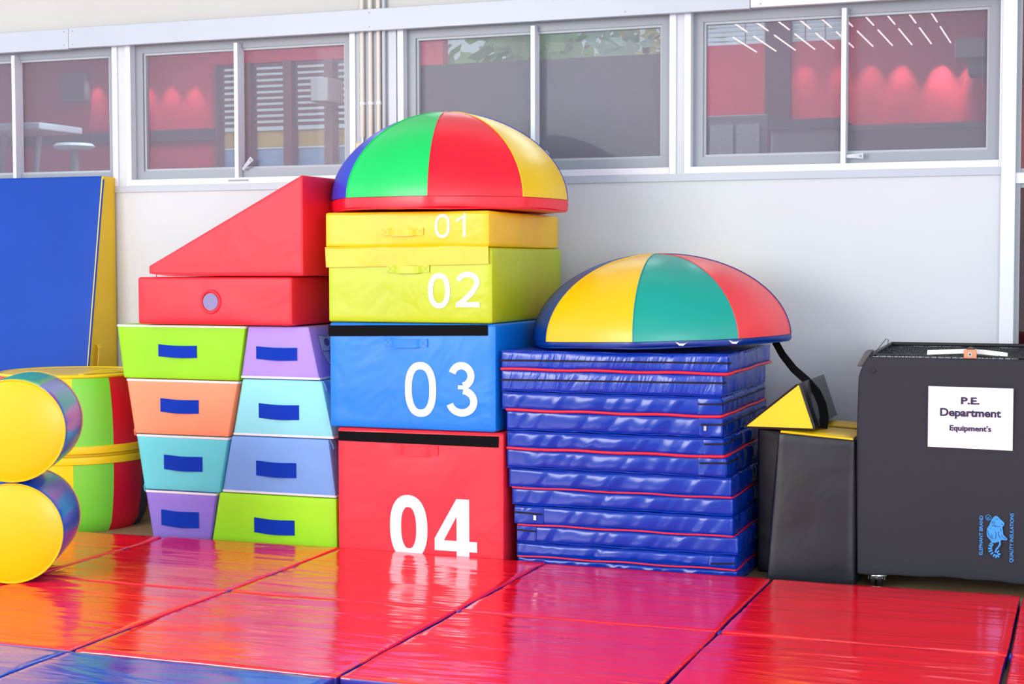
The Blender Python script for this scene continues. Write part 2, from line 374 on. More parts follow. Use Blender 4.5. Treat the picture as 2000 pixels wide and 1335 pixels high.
for i, (a, b) in enumerate(OPEN):
    wn = struct('window_%d' % (i+1), ((a+b)/2, YW, ZO0))
    fw_ = .034; y0, y1 = YW-.012, YW+.05
    obj('window_frame', box(a-fw_, a, y0, y1, ZO0-fw_, ZO1, .002), ALUW, wn)
    obj('window_frame', box(b, b+fw_, y0, y1, ZO0-fw_, ZO1, .002), ALUW, wn)
    obj('window_sill', box(a, b, y0-.004, y1, ZO0-fw_, ZO0, .002), ALUW, wn)
    s = .05; g = join(box(a, a+s, y1-.012, y1+.02, ZO0, ZO1), box(b-s, b, y1-.012, y1+.02, ZO0, ZO1), box(a+s, b-s, y1-.012, y1+.02, ZO0, ZO0+s), box(a+s, b-s, y1-.012, y1+.02, ZO1-.085, ZO1))
    obj('screen_frame', g, ALUG, wn)
    t_ = .012; a2, b2 = a+s, b-s
    g = join(box(a2, a2+t_, y1+.0, y1+.03, ZO0+s, ZO1-.085), box(b2-t_, b2, y1+.0, y1+.03, ZO0+s, ZO1-.085), box(a2+t_, b2-t_, y1+.0, y1+.03, ZO0+s, ZO0+s+t_), box(a2+t_, b2-t_, y1, y1+.03, ZO1-.085-t_, ZO1-.085))
    obj('sash_bead', g, GREYPANEL, wn)
    obj('fly_screen', box(a2, b2, y1+.022, y1+.023, ZO0+s, ZO1-.085), SCREEN, wn)
    obj('pane', box(a2, b2, y1+.04, y1+.044, ZO0+s, ZO1-.085), GLASS, wn)
    xm = xw(mull[i]); obj('mullion', box(xm-.012, xm+.012, YW-.004, y1+.02, ZO0, ZO1-.06, .002), ALUW, wn)
    if i == 1: lever(wn, 472, 331, .065, .06); obj('sill_catch', box(xw(448), xw(487), YW-.022, YW-.012, ZO0-.02, ZO0-.012, .002), ALUG, wn)
    if i == 2: lever(wn, 1052, 313, .05, .04)
    if i == 3: lever(wn, 1649, 305, .09, .0)
# glazing right of the post
wn = struct('window_5', (XP1+.6, YW, 0))
zt = at(1990, 337, YW).z; zb = at(1990, 358, YW).z
obj('transom', box(XP1, XP1+1.2, YW-.01, YW+.06, zb, zt, .003), ALUW, wn)
obj('window_frame', box(XP1, XP1+.022, YW, YW+.06, 0, ZO1), ALUG, wn)
obj('window_frame', box(XP1+1.17, XP1+1.2, YW, YW+.06, 0, ZO1), ALUG, wn)
obj('pane', box(XP1+.022, XP1+1.17, YW+.03, YW+.034, zt, ZO1), GLASS, wn)
obj('pane', box(XP1+.022, XP1+1.17, YW+.03, YW+.034, 0.02, zb), GLASST, wn)
obj('bead', box(XP1+.022, XP1+1.17, YW+.01, YW+.05, zt, zt+.02), ALUG, wn)
obj('bead', box(XP1+.022, XP1+1.17, YW+.01, YW+.05, zb-.02, zb), ALUG, wn)
# conduit recess panel + conduits
o = obj('trim_4', box(xw(699), xw(762), YW-.008, YW, ZSF, ZO1), GREYPANEL); o['kind'] = 'structure'
o = obj('trim_5', box(xw(762), xw(776), YW-.012, YW, ZSF, ZO1), ALU); o['kind'] = 'structure'
for k, (px, lab) in enumerate(((711.5, 'left cream conduit pipe ending at a small junction box above the domes'), (727.5, 'middle cream conduit pipe of the three running down the wall'), (743.5, 'right cream conduit pipe of the three, nearest the grey channel'))):
    x = xw(px, 200); zb_ = at(712, 268, YW).z if k == 0 else 1.70
    cp = thing('conduit_pipe', (x, YW-.022, zb_), lab, 'pipe', 'conduit pipes on the wall')
    obj('pipe', tube([(x, YW-.022, zb_), (x, YW-.022, 3.4)], .0115, 12), PVC, cp, True)
    zc = at(712, 203, YW).z
    obj('clip', join(tube([(x, YW-.022, zc-.008), (x, YW-.022, zc+.008)], .015, 12), box(x-.02, x+.02, YW-.01, YW-.008, zc-.008, zc+.008)), ALUW, cp, True)
    if k == 0:
        obj('coupling', tube([(x, YW-.022, zb_-.03), (x, YW-.022, zb_+.004)], .009, 12), STEEL, cp, True)
        obj('junction_box', box(x-.03, x+.02, YW-.045, YW-.008, zb_-.10, zb_-.03, .004), mat('cream_box', (214, 200, 170), .5), cp)
x = xw(754); obj('channel', box(x-.008, x+.010, YW-.03, YW-.008, ZSF, 3.4, .003), GREYPANEL, tk)

# ------------------------------------------------------------------ room behind the windows
BR = mat('maroon_wall_paint', (190, 30, 52), .7, var=.05); BRD = mat('dark_maroon', (70, 28, 40), .7); BGR = mat('grey_board', (96, 92, 98), .7, var=.05)
BCAB = mat('grey_cabinet', (140, 138, 142), .6); BDK = mat('dark_band', (52, 48, 58), .7); BWD = mat('brown_wood', (96, 56, 52), .6, var=.15)
SLAT = mat('white_slat', (205, 215, 235), .5); YB = mat('ochre_band', (190, 160, 90), .7); TUBE = emis('tube_glow', (255, 190, 190), 5); SKYP = mat('pale_blue_panel', (130, 165, 205), .6)
YF = 10.4
def holed(x0, x1, z0, z1, holes, y0, y1):
    xs = sorted({x0, x1} | {h[0] for h in holes} | {h[1] for h in holes}); g = []
    for a, b in zip(xs[:-1], xs[1:]):
        hz = sorted((h[2], h[3]) for h in holes if h[0] <= a+1e-6 and h[1] >= b-1e-6); z = z0
        for c, d in hz:
            g.append(box(a, b, y0, y1, z, c)); z = d
        g.append(box(a, b, y0, y1, z, z1))
    return join(*g)
def fx(px, y=YF): return at(px, 200, y).x
def fz(px, py, y=YF): return at(px, py, y).z
ZT = fz(1680, 102)                                  # level of the strip lights
CZ = ZT+.55
H1 = (fx(425), fx(690), fz(550, 335), fz(550, 120)); H2 = (fx(865), fx(1306), fz(1100, 118), fz(1100, 30)); H3 = (fx(1365), fx(1650), fz(1500, 84), fz(1500, 30))
o = obj('wall_far', holed(-14, 4, 0, CZ, [H1, H2, H3], YF, YF+.1), BR); o['kind'] = 'structure'
o = obj('wall_far_left', box(-14.1, -14, YW+.12, YF+.1, 0, CZ), BR); o['kind'] = 'structure'
o = obj('wall_far_right', box(4, 4.1, YW+.12, YF+.1, 0, CZ), BR); o['kind'] = 'structure'
o = obj('ceiling', box(-14, 4, YW+.12, YF+.1, CZ, CZ+.08), BRD); o['kind'] = 'structure'
# dark ledge along the far wall
zl0, zl1 = fz(320, 277), fz(320, 255)
o = obj('trim_6', box(fx(-300), H1[0], YF-.05, YF, zl0, zl1), BDK); o['kind'] = 'structure'
# louvred far window (posts, slats, ochre band, pale panel)
lw = struct('window_6', ((H1[0]+H1[1])/2, YF, H1[2]))
for px in (425, 480, 560, 640):
    obj('post', box(fx(px-2), fx(px+(14 if px > 430 else 4)), YF-.04, YF+.06, H1[2], H1[3]), BWD, lw)
zt0, zt1 = fz(550, 245), fz(550, 128)
for k in range(11):
    z = zt0+(zt1-zt0)*k/10; obj('slat', box(H1[0], H1[1], YF+.02, YF+.035, z, z+(zt1-zt0)*.055), BWD, lw)
obj('ochre_band', box(H1[0], H1[1], YF+.07, YF+.08, fz(550, 285), fz(550, 252)), YB, lw)
obj('lower_panel', box(H1[0], H1[1], YF+.09, YF+.10, H1[2], fz(550, 288)), SKYP, lw)
lw = struct('window_7', ((H3[0]+H3[1])/2, YF, H3[2]))
for k in range(6):
    z = H3[2]+(H3[3]-H3[2])*k/6; obj('slat', box(H3[0], H3[1], YF+.02, YF+.04, z, z+.02), SLAT, lw)
obj('post', box(fx(1496), fx(1545), YF-.04, YF+.06, H3[2]-.6, H3[3]), BRD, lw)
# grey board standing behind the third window
bd = thing('partition_board', (fx(1050, 8.9), 8.9, 0), 'large grey freestanding partition board behind the third window', 'board')
xa, xb, zb = at(806, 200, 8.9).x, at(1312, 200, 8.9).x, fz(1100, 114, 8.9)
obj('board_panel', box(xa, xb, 8.9, 8.93, .15, zb), BGR, bd)
obj('frame_post', box(xa-.03, xa, 8.89, 8.94, 0, zb), BDK, bd); obj('frame_post', box(xb, xb+.03, 8.89, 8.94, 0, zb), BDK, bd)
# ceiling strip lights
k = 0
for px in range(1492, 1880, 37):
    x = fx(px)
    for seg, (ya, yb) in enumerate(((YF-.95, YF-.25), (YF-1.9, YF-1.15))):
        if px < 1520 and seg: continue
        nth = ['leftmost', 'second', 'third', 'fourth', 'fifth', 'sixth', 'seventh', 'eighth', 'ninth', 'tenth', 'rightmost'][round((px-1492)/37)]
        t = thing('strip_light', (x, (ya+yb)/2, ZT), 'thin glowing strip light behind the fourth window, %s in the %s row%s' % (nth, 'near' if seg else 'far', '' if nth.endswith('most') else ' from the left'), 'light', 'ceiling strip lights behind the fourth window')
        obj('tube', tube([(x, ya, ZT), (x, yb, ZT)], .0045, 6), TUBE, t, True)
        obj('hanger', box(x-.003, x+.003, (ya+yb)/2-.003, (ya+yb)/2+.003, ZT, CZ), BRD, t)
for px, pw in ((1570, 3), (1640, 3), (1700, 5), (1760, 8), (1838, 14), (1900, 14), (190, 5), (290, 5), (335, 5), (380, 5), (655, 5)):
    l = bpy.data.lights.new('wall_spot', 'SPOT'); l.energy = pw*3.0; l.spot_size = radians(56); l.spot_blend = 1.0; l.color = (1, .8, .8); l.shadow_soft_size = .01
    lo = bpy.data.objects.new('wall_spot', l); COL.objects.link(lo); lo.location = (fx(px), YF-.12, fz(px, 92 if px > 1000 else 140)); lo.rotation_euler = (radians(20), 0, 0)
l = bpy.data.lights.new('back_room_light', 'AREA'); l.energy = 260; l.size = 5; l.size_y = 1; l.shape = 'RECTANGLE'
lo = bpy.data.objects.new('back_room_light', l); COL.objects.link(lo); lo.location = (-4, 9.2, CZ-.05)
# furniture behind the glass
def furn(name, px0, px1, py0, py1, y, m, label, cat, d=.4, z0=None):
    a, b = at(px0, py1, y), at(px1, py0, y); zz = 0 if z0 is None else z0
    t = thing(name, ((a.x+b.x)/2, y+d/2, zz), label, cat)
    obj('body', box(a.x, b.x, y, y+d, zz, b.z, .01), m, t)
    return t, a, b
t, a, b = furn('filing_cabinet', 1372, 1500, 222, 320, 9.6, BGR, 'dark grey low cabinet behind the left half of the fourth window', 'cabinet')
obj('door', box(a.x+.05, (a.x+b.x)/2-.01, 9.585, 9.6, .1, b.z-.06), BCAB, t); obj('door', box((a.x+b.x)/2+.01, b.x-.05, 9.585, 9.6, .1, b.z-.06), BCAB, t)
t, a, b = furn('storage_chest', 1505, 1640, 232, 320, 9.3, BCAB, 'mid grey storage chest beside the mullion of the fourth window', 'chest')
obj('lid', box(a.x-.01, b.x+.01, 9.29, 9.72, b.z-.05, b.z+.005), BGR, t)
t, a, b = furn('long_counter', 1650, 1945, 240, 320, 9.2, mat('stone_counter', (150, 128, 124), .6, var=.15), 'pale brown counter behind the right half of the fourth window', 'counter')
obj('counter_top', box(a.x-.02, b.x+.02, 9.17, 9.64, b.z-.02, b.z+.01), BCAB, t)
t, a, b = furn('speaker_box', 1864, 1925, 72, 112, 9.9, BCAB, 'grey box mounted high at the right end of the fourth window', 'box', .25, z0=at(1900, 112, 9.9).z)
obj('bracket', box((a.x+b.x)/2-.02, (a.x+b.x)/2+.02, 10.15, YF, b.z-.06, b.z-.02), BDK, t)
t, a, b = furn('projector_case', 1890, 1938, 112, 146, 9.95, BGR, 'smaller grey box hanging under the high box in the fourth window', 'box', .2, z0=at(1900, 146, 9.95).z)
obj('bracket', box((a.x+b.x)/2-.02, (a.x+b.x)/2+.02, 10.15, YF, b.z-.06, b.z-.02), BDK, t)
t, a, b = furn('wall_speaker', 606, 640, 150, 198, 10.1, BCAB, 'pale grey box on the far wall behind the second window', 'box', .25, z0=at(620, 198, 10.1).z)
obj('bracket', box((a.x+b.x)/2-.02, (a.x+b.x)/2+.02, 10.35, YF, b.z-.06, b.z-.02), BDK, t)
t, a, b = furn('notice_panel', 118, 165, 140, 198, 10.3, BGR, 'grey panel on the far wall behind the leftmost window', 'panel', .08, z0=at(140, 198, 10.3).z)
# folding table and stool behind the leftmost window
a, b = at(-40, 262, 9.4), at(112, 262, 9.4)
t = thing('folding_table', ((a.x+b.x)/2, 9.4, 0), 'pale folding table with slanted legs behind the leftmost window', 'table')
obj('tabletop', box(a.x, b.x, 9.2, 9.7, a.z, a.z+.05, .01), SLAT, t)
for x, dx in ((a.x+.15, .12), (b.x-.45, -.25), (b.x-.15, -.28)):
    obj('leg', tube([(x, 9.4, a.z), (x+dx, 9.4, 0)], .02), BCAB, t, True)
a = at(145, 292, 9.0); t = thing('round_stool', (a.x, 9.0, 0), 'round topped stool behind the leftmost window', 'stool')
obj('seat', lathe([(0, 0), (.12, 0), (.14, .02), (.12, .04), (0, .045)], (a.x, 9.0, a.z), 20), SLAT, t, True); obj('leg', tube([(a.x, 9.0, 0), (a.x, 9.0, a.z)], .03), BCAB, t, True)
# outdoors: trees and pale ground beyond the far openings
G1 = mat('leaf_green', (165, 215, 130), .6, var=.3); G2 = mat('leaf_pale', (205, 235, 210), .6, var=.3); TRK = mat('bark', (110, 95, 80), .8)
rnd = random.Random(4)
def tree(x, y, zc, r, m, label):
    t = thing('tree', (x, y, 0), label, 'tree'); obj('trunk', tube([(x, y, 0), (x+.1, y, zc*.5), (x, y, zc)], [.14, .11, .06]), TRK, t, True)
    gs = []
    for i in range(240):
        a, b_ = rnd.uniform(0, 2*pi), math.acos(rnd.uniform(-1, 1)); rr = r*rnd.uniform(.5, 1)
        c = Vector((x+rr*sin(b_)*cos(a), y+rr*sin(b_)*sin(a)*.8, zc+rr*cos(b_)*.8)); u = Vector((rnd.gauss(0, 1), rnd.gauss(0, 1), rnd.gauss(0, 1))).normalized(); v = u.orthogonal().normalized(); q = rnd.uniform(.08, .2)
        gs.append(([tuple(c-u*q), tuple(c+v*q*.6), tuple(c+u*q), tuple(c-v*q*.6)], [(0, 1, 2, 3)]))
    obj('foliage', join(*gs), m, t, kind='stuff')
p = at(1010, 85, 15); tree(p.x, 15, p.z-.2, .8, G1, 'leafy green tree outside, left of the third window mullion')
p = at(1150, 90, 19); tree(p.x, 19, p.z, 1.1, G2, 'pale green tree outside, right of the third window mullion')
p = at(1262, 80, 23); tree(p.x, 23, p.z, 1.2, mat('leaf_ochre', (235, 215, 140), .6, var=.3), 'yellowish tree outside at the right end of the third window')
o = obj('ground', box(-25, 12, 14.01, 40, -.12, -.02), mat('pale_ground', (180, 175, 165), .8)); o['kind'] = 'structure'

# ------------------------------------------------------------------ floor mats
def floor_mat(x0, x1, y0, y1, mtop, label, grp, seed, name='floor_mat'):
    t = thing(name, ((x0+x1)/2, (y0+y1)/2, 0), label, 'mat', grp)
    g_ = .0045; ym = (y0+y1)/2+rnd.uniform(-.01, .01)
    for k, (a, b) in enumerate(((y0+g_, ym-.0015), (ym+.0015, y1-g_))):
        gx0 = x0+g_+rnd.uniform(0, .004); gx1 = x1-g_-rnd.uniform(0, .004)
        def warp(x, y, z):
            zz = z
            if z > .03: zz += .0035*noise.noise(Vector((x*1.6, y*4.5, seed+k*3)))+.0012*noise.noise(Vector((x*5, y*16, seed)))
            return (x+.004*noise.noise(Vector((y*2, seed, 1))), y+.003*noise.noise(Vector((x*2, seed+5, 1))), zz)
        v, f = softbox(gx0, gx1, a, b, 0.001, .05, r=.008, n=(34, 34, 3), warp=warp, foot=True)
        mi = []
        for q in f:
            zz = [v[i][2] for i in q]; mi.append(0 if min(zz) > .0405 else 1)
        obj('panel', (v, f, mi), [mtop, M_SIDE], t, True)
    obj('fold_welt', tube([(x0+.02+(x1-x0-.04)*i/16, ym, .0485+.0015*noise.noise(Vector((i*.7, seed, 0)))) for i in range(17)], .003, 6), M_EDGE if mtop is M_RED else M_SIDE, t, True)
    # blue corner tabs showing at the seam
    obj('corner_tab', box(x0+.002, x0+.012, ym-.02, ym+.02, .03, .052, .002), M_SIDE, t)
    return t
MX = [-6.15, -5.17, -4.18, -3.245, -2.238, -1.236, -.247, .75]
DESC = ['red floor mat at the far left, mostly behind the yellow rolls', 'red floor mat under the stacked yellow rolls', 'red floor mat in front of the pastel vaulting boxes', 'red floor mat in front of the box numbered 04', 'red floor mat in front of the stack of blue mats', 'red floor mat in front of the black cart', 'red floor mat at the right edge, only a sliver seen']
for i in range(7):
    floor_mat(MX[i], MX[i+1], 4.445, 6.465+(.035 if 2 <= i <= 3 else 0), M_RED, DESC[i], 'red floor mats', i*2.3)
DB = ['blue floor mat in the bottom left corner, left of the seam', 'long blue floor mat along the bottom edge, left of centre', 'blue floor mat at the bottom edge under the red seam']
for j, i in enumerate((1, 2, 3)):
    floor_mat(MX[i], MX[i+1], 2.43, 4.438, M_BLU, DB[j], 'blue floor mats', 40+i*2.1)

# ------------------------------------------------------------------ numbered step boxes
def edge_welt(x0, x1, y0, y1, z0, z1, r, seed):
    """welt round the front face"""
    P = []; c = .012
    for (ax, az, bx, bz) in ((x0, z0, x1, z0), (x1, z0, x1, z1), (x1, z1, x0, z1), (x0, z1, x0, z0)):
        for i in range(8):
            u = i/8; P.append((ax+(bx-ax)*u, y0+.001, az+(bz-az)*u))
    return tube(P, r, 6, closed=True)
def handle(root, m, x0, x1, z0, z1, y, out=.012, name='handle', pads=True):
    zc = (z0+z1)/2; h = (z1-z0)/2; n = 12; P = []
    for i in range(n+1):
        u = i/n; e = min(1, max(0, (min(u, 1-u)-.16)/.12)); P.append((x0+(x1-x0)*u, y-.003-out*e, zc-.004*e))
    obj(name, ribbon(P, (0, 0, h), .003), m, root)
    if pads:
        for a, b in ((x0, x0+.18*(x1-x0)), (x1-.18*(x1-x0), x1)):
            s = join(tube([(a+.003, y-.0055, z0+.003), (b-.003, y-.0055, z1-.003)], .0007, 4), tube([(a+.003, y-.0055, z1-.003), (b-.003, y-.0055, z0+.003)], .0007, 4))
            obj('stitching', s, m, root)
def px_rect(x0, x1, y0, y1, Y):
    a, b = at(x0, y1, Y), at(x1, y0, Y); return a.x, b.x, a.z, b.z
YT = 6.52
TW = [ # x0,x1,z0,z1
    ('04', at(660, 950, YT).x, at(983, 950, YT).x, 0.0, at(820, 840, YT).z, REDB, 11),
    ('03', at(644, 730, YT).x, at(968, 730, YT).x, None, at(800, 631, YT).z, BLU, 12),
    ('02', at(641, 560, YT).x, at(961, 560, YT).x, None, at(800, 484, YT).z, LIME, 13),
    ('01', at(635, 450, YT).x, at(955, 450, YT).x, None, at(800, 413, YT).z, YEL, 14)]
LAB = {'04': 'large red step box numbered 04 at the bottom of the tower', '03': 'azure blue step box numbered 03 with a black hook strip', '02': 'lime yellow step box numbered 02 under the thin yellow one', '01': 'thin yellow step box numbered 01 under the coloured dome'}
DIG = {'04': [('0', 763, 835.5, 967.4, 1091, .035), ('4', 849.7, 932, 976, 1094, .03)], '03': [('0', 792, 852.5, 707, 812.4, 0), ('3', 874.5, 932.7, 707, 812, 0)],
       '02': [('0', 837.4, 879.8, 532.8, 602, .005), ('2', 891, 937, 530, 599.4, .005)], '01': [('0', 850.6, 879.8, 417.7, 464.5, -.005), ('1', 890.6, 910.4, 416, 462.5, -.005)]}
HAN = {'04': (771, 857, 870, 886), '03': (752, 836, 661, 676), '02': (757, 840, 517, 532), '01': (748, 829, 445, 460)}
zprev = 0
for nm, x0, x1, z0, z1, m, sd in TW:
    z0 = zprev+.002; zprev = z1
    t = thing('step_box', ((x0+x1)/2, YT+.48, z0), LAB[nm], 'step box', 'numbered step boxes of the tower')
    tilt = {'04': .0, '03': .0, '02': .0, '01': .0}[nm]
    kw = dict(r=.012, bulge=.006, wr=.007, seed=sd, ws=3.2)
    g = softbox(x0, x1, YT, YT+.97, z0, z1, n=(26, 16, 16), **kw)
    obj('body', g, m, t, True)
    # surface function of the front face, to lay prints on it
    cx, cz = (x0+x1)/2, (z0+z1)/2; hx, hz = (x1-x0)/2, (z1-z0)/2
    def yf(x, z, cx=cx, cz=cz, hx=hx, hz=hz, sd=sd, yo=YT):
        u = max(-1, min(1, (x-cx)/hx)); v = max(-1, min(1, (z-cz)/hz))
        a = .006*(1-u*u)*(1-v*v)+.007*(1-u**4)*(1-v**4)*noise.noise(Vector((x*3.2+sd*7.1, yo*3.2+sd*3.3, z*3.2-sd*2.7)))
        return yo-a-.0022
    for ch, a, b, c, d, off in DIG[nm]:
        xa, xb, za, zb = px_rect(a, b, c, d, YT)
        obj('digit', digit_on(ch, xa, xb, za, zb, yf, {'04': .185, '03': .135, '02': .152, '01': .125}[nm]), WHITEP, t)
    for (a, b, c, d) in ((x0+.008, x1-.008, z0+.008, 0), (x0+.008, x1-.008, z1-.008, 0)):
        obj('seam_welt', tube([(a+(b-a)*i/12, YT-.001, c+.0015*sin(i*1.3+sd)) for i in range(13)], .003, 6), m, t, True)
    obj('seam_welt', tube([(x1-.004, YT+.004, z0+.01+(z1-z0-.02)*i/8) for i in range(9)], .003, 6), m, t, True)
    a, b, c, d = HAN[nm]; xa, xb, za, zb = px_rect(a, b, c, d, YT)
    handle(t, m, xa, xb, za, zb, yf((xa+xb)/2, (za+zb)/2), .009)
    def strip(q, mm, nme, th=.003, yo=0):
        P = [at(px, py, YT) for px, py in q]  # left-top, right-top, right-bottom, left-bottom
        n = 16; vs, fs = [], []
        for i in range(n+1):
            u = i/n
            for Q in ((P[0], P[1]), (P[3], P[2])):
                x = Q[0].x+(Q[1].x-Q[0].x)*u; z = Q[0].z+(Q[1].z-Q[0].z)*u
                yy = yf(x, max(z, z0))-yo; vs.append((x, yy, z)); vs.append((x, yy-th, z))
        for i in range(n):
            a = i*4; b = a+4
            fs += [(a+1, b+1, b+3, a+3), (a, a+2, b+2, b), (a, b, b+1, a+1), (a+2, a+3, b+3, b+2)]
        fs += [(0, 1, 3, 2), (n*4, n*4+2, n*4+3, n*4+1)]
        obj(nme, (vs, fs), mm, t, True)
    if nm == '04': strip([(662, 841), (975, 852), (974, 873.5), (662, 859.5)], BLACKV, 'hook_strip')
    if nm == '03': strip([(642, 635), (953, 634), (953, 655), (643, 656)], BLACKV, 'hook_strip')
    if nm == '01':
        strip([(637, 484), (955, 479), (956, 515), (639, 522)], YEL, 'overlap_flap', .003, .006)
        obj('flap_seam', tube([(at(637+(955-637)*i/14, 484-5*i/14, YT).x, YT-.010-.002*sin(i), at(637+(955-637)*i/14, 484-5*i/14, YT).z) for i in range(15)], .004, 6), YEL, t, True)

# ------------------------------------------------------------------ pastel vaulting boxes
YV = 6.61
def trap(px, Y):     # four pixel corners -> world x,z: tl,tr,br,bl
    return [(at(a, b, Y).x, at(a, b, Y).z) for a, b in px]
VB = [
 ('left', 'up', [(229, 632), (481, 637), (468, 739), (242, 737)], C_LIME, (311, 385, 674, 696), 'lime green vaulting box section on top of the left pastel stack'),
 ('left', 'up', [(248, 739), (466, 744), (447, 852), (264, 847)], C_ORG, (315, 389, 780, 804), 'peach vaulting box section, second from top of the left pastel stack'),
 ('left', 'up', [(267, 846), (447, 853), (430, 959), (283, 954)], C_CYA, (322, 396, 891, 916), 'turquoise vaulting box section above the violet one at bottom left'),
 ('left', 'up', [(285, 956), (423, 963), (409, 1075), (303, 1072)], C_PUR, (317, 389, 999, 1025), 'violet vaulting box section at the bottom of the left pastel stack'),
 ('right', 'dn', [(484, 633), (601, 629), (624, 741), (470, 739)], C_PUR2, (502, 581, 678, 701), 'lilac vaulting box section with a pale shield emblem on its side'),
 ('right', 'dn', [(472, 742), (628, 742), (651, 856), (455, 849)], C_CYA2, (507, 585, 790, 816), 'pale cyan vaulting box section below the lilac one'),
 ('right', 'dn', [(451, 852), (642, 858), (656, 972), (434, 960)], C_SKY, (502, 579, 903, 928), 'sky blue vaulting box section above the bright lime one'),
 ('right', 'dn', [(427, 964), (657, 976), (659, 1092), (411, 1075)], C_LIME2, (498, 576, 1015, 1039), 'bright lime vaulting box section at the bottom, beside box 04')]
levels = [1.075, .808, .540, .270, 0.0]
zl = [at(350, 634, YV).z, at(355, 741, YV).z, at(355, 850, YV).z, at(355, 959, YV).z, 0.0]
zr = [at(545, 632, YV).z, at(545, 741, YV).z, at(550, 854, YV).z, at(545, 967, YV).z, 0.0]
zr[0] = zl[0]
for i, (side, kind, pts, m, hp, lab) in enumerate(VB):
    k = i % 4; Z = zl if side == 'left' else zr
    zt_, zb_ = Z[k]-.0015, Z[k+1]+.0015
    T = trap(pts, YV)
    def xat(a, b, z):   # x on the slanted side line at height z
        return a[0]+(b[0]-a[0])*(z-a[1])/(b[1]-a[1])
    xl0, xl1 = xat(T[3], T[0], zb_), xat(T[3], T[0], zt_); xr0, xr1 = xat(T[2], T[1], zb_), xat(T[2], T[1], zt_)
    if side == 'left': xr0 -= .004; xr1 -= .004
    else: xl0 += .004; xl1 += .004
    D = .85; tl = 0.012
    def warp(x, y, z):
        u = x; v = (z-zb_)/(zt_-zb_); return (xl0+(xl1-xl0)*v+u*((xr0+(xr1-xr0)*v)-(xl0+(xl1-xl0)*v)), y, z)
    def wbox(r, bulge, wr, sd):
        W = max(xr0-xl0, xr1-xl1)
        vs, fs = softbox(0, W, YV, YV+D, zb_, zt_, r=r, bulge=bulge, wr=wr, n=(16, 12, 10), seed=sd, ws=3)
        return [warp(x/W, y, z) for x, y, z in vs], fs
    t = thing('vaulting_box_section', ((xl0+xr0)/2, YV+D/2, zb_), lab, 'vaulting box', 'pastel vaulting box sections')
    obj('body', wbox(.008, .004, .003, i+30), m, t, True)
    # white trim along the wide rim
    zt2 = zt_-.006 if kind == 'up' else zb_+.007
    (a, b) = (xl1, xr1) if kind == 'up' else (xl0, xr0)
    P = [(a+.004, YV-.001, zt2), (b-.004, YV-.001, zt2)]
    obj('white_trim', join(box(a+.002, b-.002, YV-.003, YV+.004, zt2-.0055, zt2+.0055, .002), box(b-.004, b+.002, YV, YV+D, zt2-.0055, zt2+.0055, .002), box(a-.002, a+.004, YV, YV+D, zt2-.0055, zt2+.0055, .002)), WTRIM, t)
    for xa_, xb_ in ((xl0, xl1), (xr0, xr1)):
        obj('corner_seam', tube([(xa_+(xb_-xa_)*q/6+(.003 if xa_ == xl0 else -.003), YV+.001, zb_+.006+(zt_-zb_-.012)*q/6) for q in range(7)], .002, 5), m, t, True)
    xa, xb, za, zb = px_rect(*hp, YV)
    o = ribbon([(xa+(xb-xa)*q/12, YV-.006-.010*max(0, sin(pi*min(1, max(0, (q/12-.12)/.76)))), (za+zb)/2-.003*sin(pi*q/12)-(q/12-.5)*.004) for q in range(13)], (0, 0, (zb-za)/2), .003)
    obj('handle', o, NAVY, t)
    for q in (.28, .5, .72):
        obj('handle_stitch', tube([(xa+(xb-xa)*.14, YV-.0085, za+(zb-za)*q), (xa+(xb-xa)*.5, YV-.0185, za+(zb-za)*q-.004), (xb-(xb-xa)*.14, YV-.0085, za+(zb-za)*q-.002)], .0007, 4), NAVY, t)
    # joining tabs on the slanted end
    if i in (1, 2, 5, 6):
        s_ = -1 if side == 'left' else 1; zz = zb_ if side == 'left' else zt_
        xx = xl0 if side == 'left' else xr1
        obj('hook_tab', ribbon([(xx+s_*.004, YV+.03, zz+.035*(1 if side == 'left' else -1)), (xx+s_*.010, YV+.028, zz+.012), (xx+s_*.006, YV+.03, zz-.012)] if side == 'left' else [(xx+.002, YV+.03, zz-.0), (xx+.012, YV+.03, zz-.018), (xx+.022, YV+.03, zz-.045)], (0, .022, 0), .003), m if side == 'left' else C_SKY, t)
    if i == 4:   # shield on the right slanted end
        def sp(v_, w_, o_=.002):   # v along depth (0..1), w height (0..1)
            z = zb_+(zt_-zb_)*w_; x = xat(T[2], T[1], z); nx = (zt_-zb_); nz = -(xr1-xr0); L_ = sqrt(nx*nx+nz*nz)
            return (x+o_*nx/L_, YV+D*v_, z+o_*nz/L_)
        SH = mat('shield_pale_grey', (186, 196, 222), .7, var=.02); SHD = mat('shield_slate', (92, 92, 168), .7, var=.02)
        out = [(.08, .84), (.18, .80), (.25, .92), (.32, .80), (.42, .84), (.41, .5), (.36, .28), (.25, .12), (.14, .28), (.09, .5)]
        n = len(out); vs = [sp(a, b) for a, b in out]+[sp(a, b, .0005) for a, b in out]
        obj('shield_emblem', (vs, [tuple(range(n)), tuple(range(n, 2*n))[::-1]]+[(q, (q+1) % n, n+(q+1) % n, n+q) for q in range(n)]), SH, t)
        rim = [sp(a, b, .003) for a, b in out]; obj('shield_outline', tube(rim, .0022, 5, closed=True), SHD, t)
        obj('shield_bar', join(tube([sp(.09, .52, .003), sp(.41, .52, .003)], .0018, 5), tube([sp(.25, .88, .003), sp(.25, .15, .003)], .0018, 5)), SHD, t)
        for v_, w_, r1 in ((.17, .69, .034), (.33, .69, .034), (.19, .37, .026), (.31, .37, .026)):
            vs = [sp(v_+r1*cos(2*pi*q/14), w_+r1*2.2*sin(2*pi*q/14), .0035) for q in range(14)]
            obj('shield_badge', (vs, [tuple(range(14))]), SHD, t)

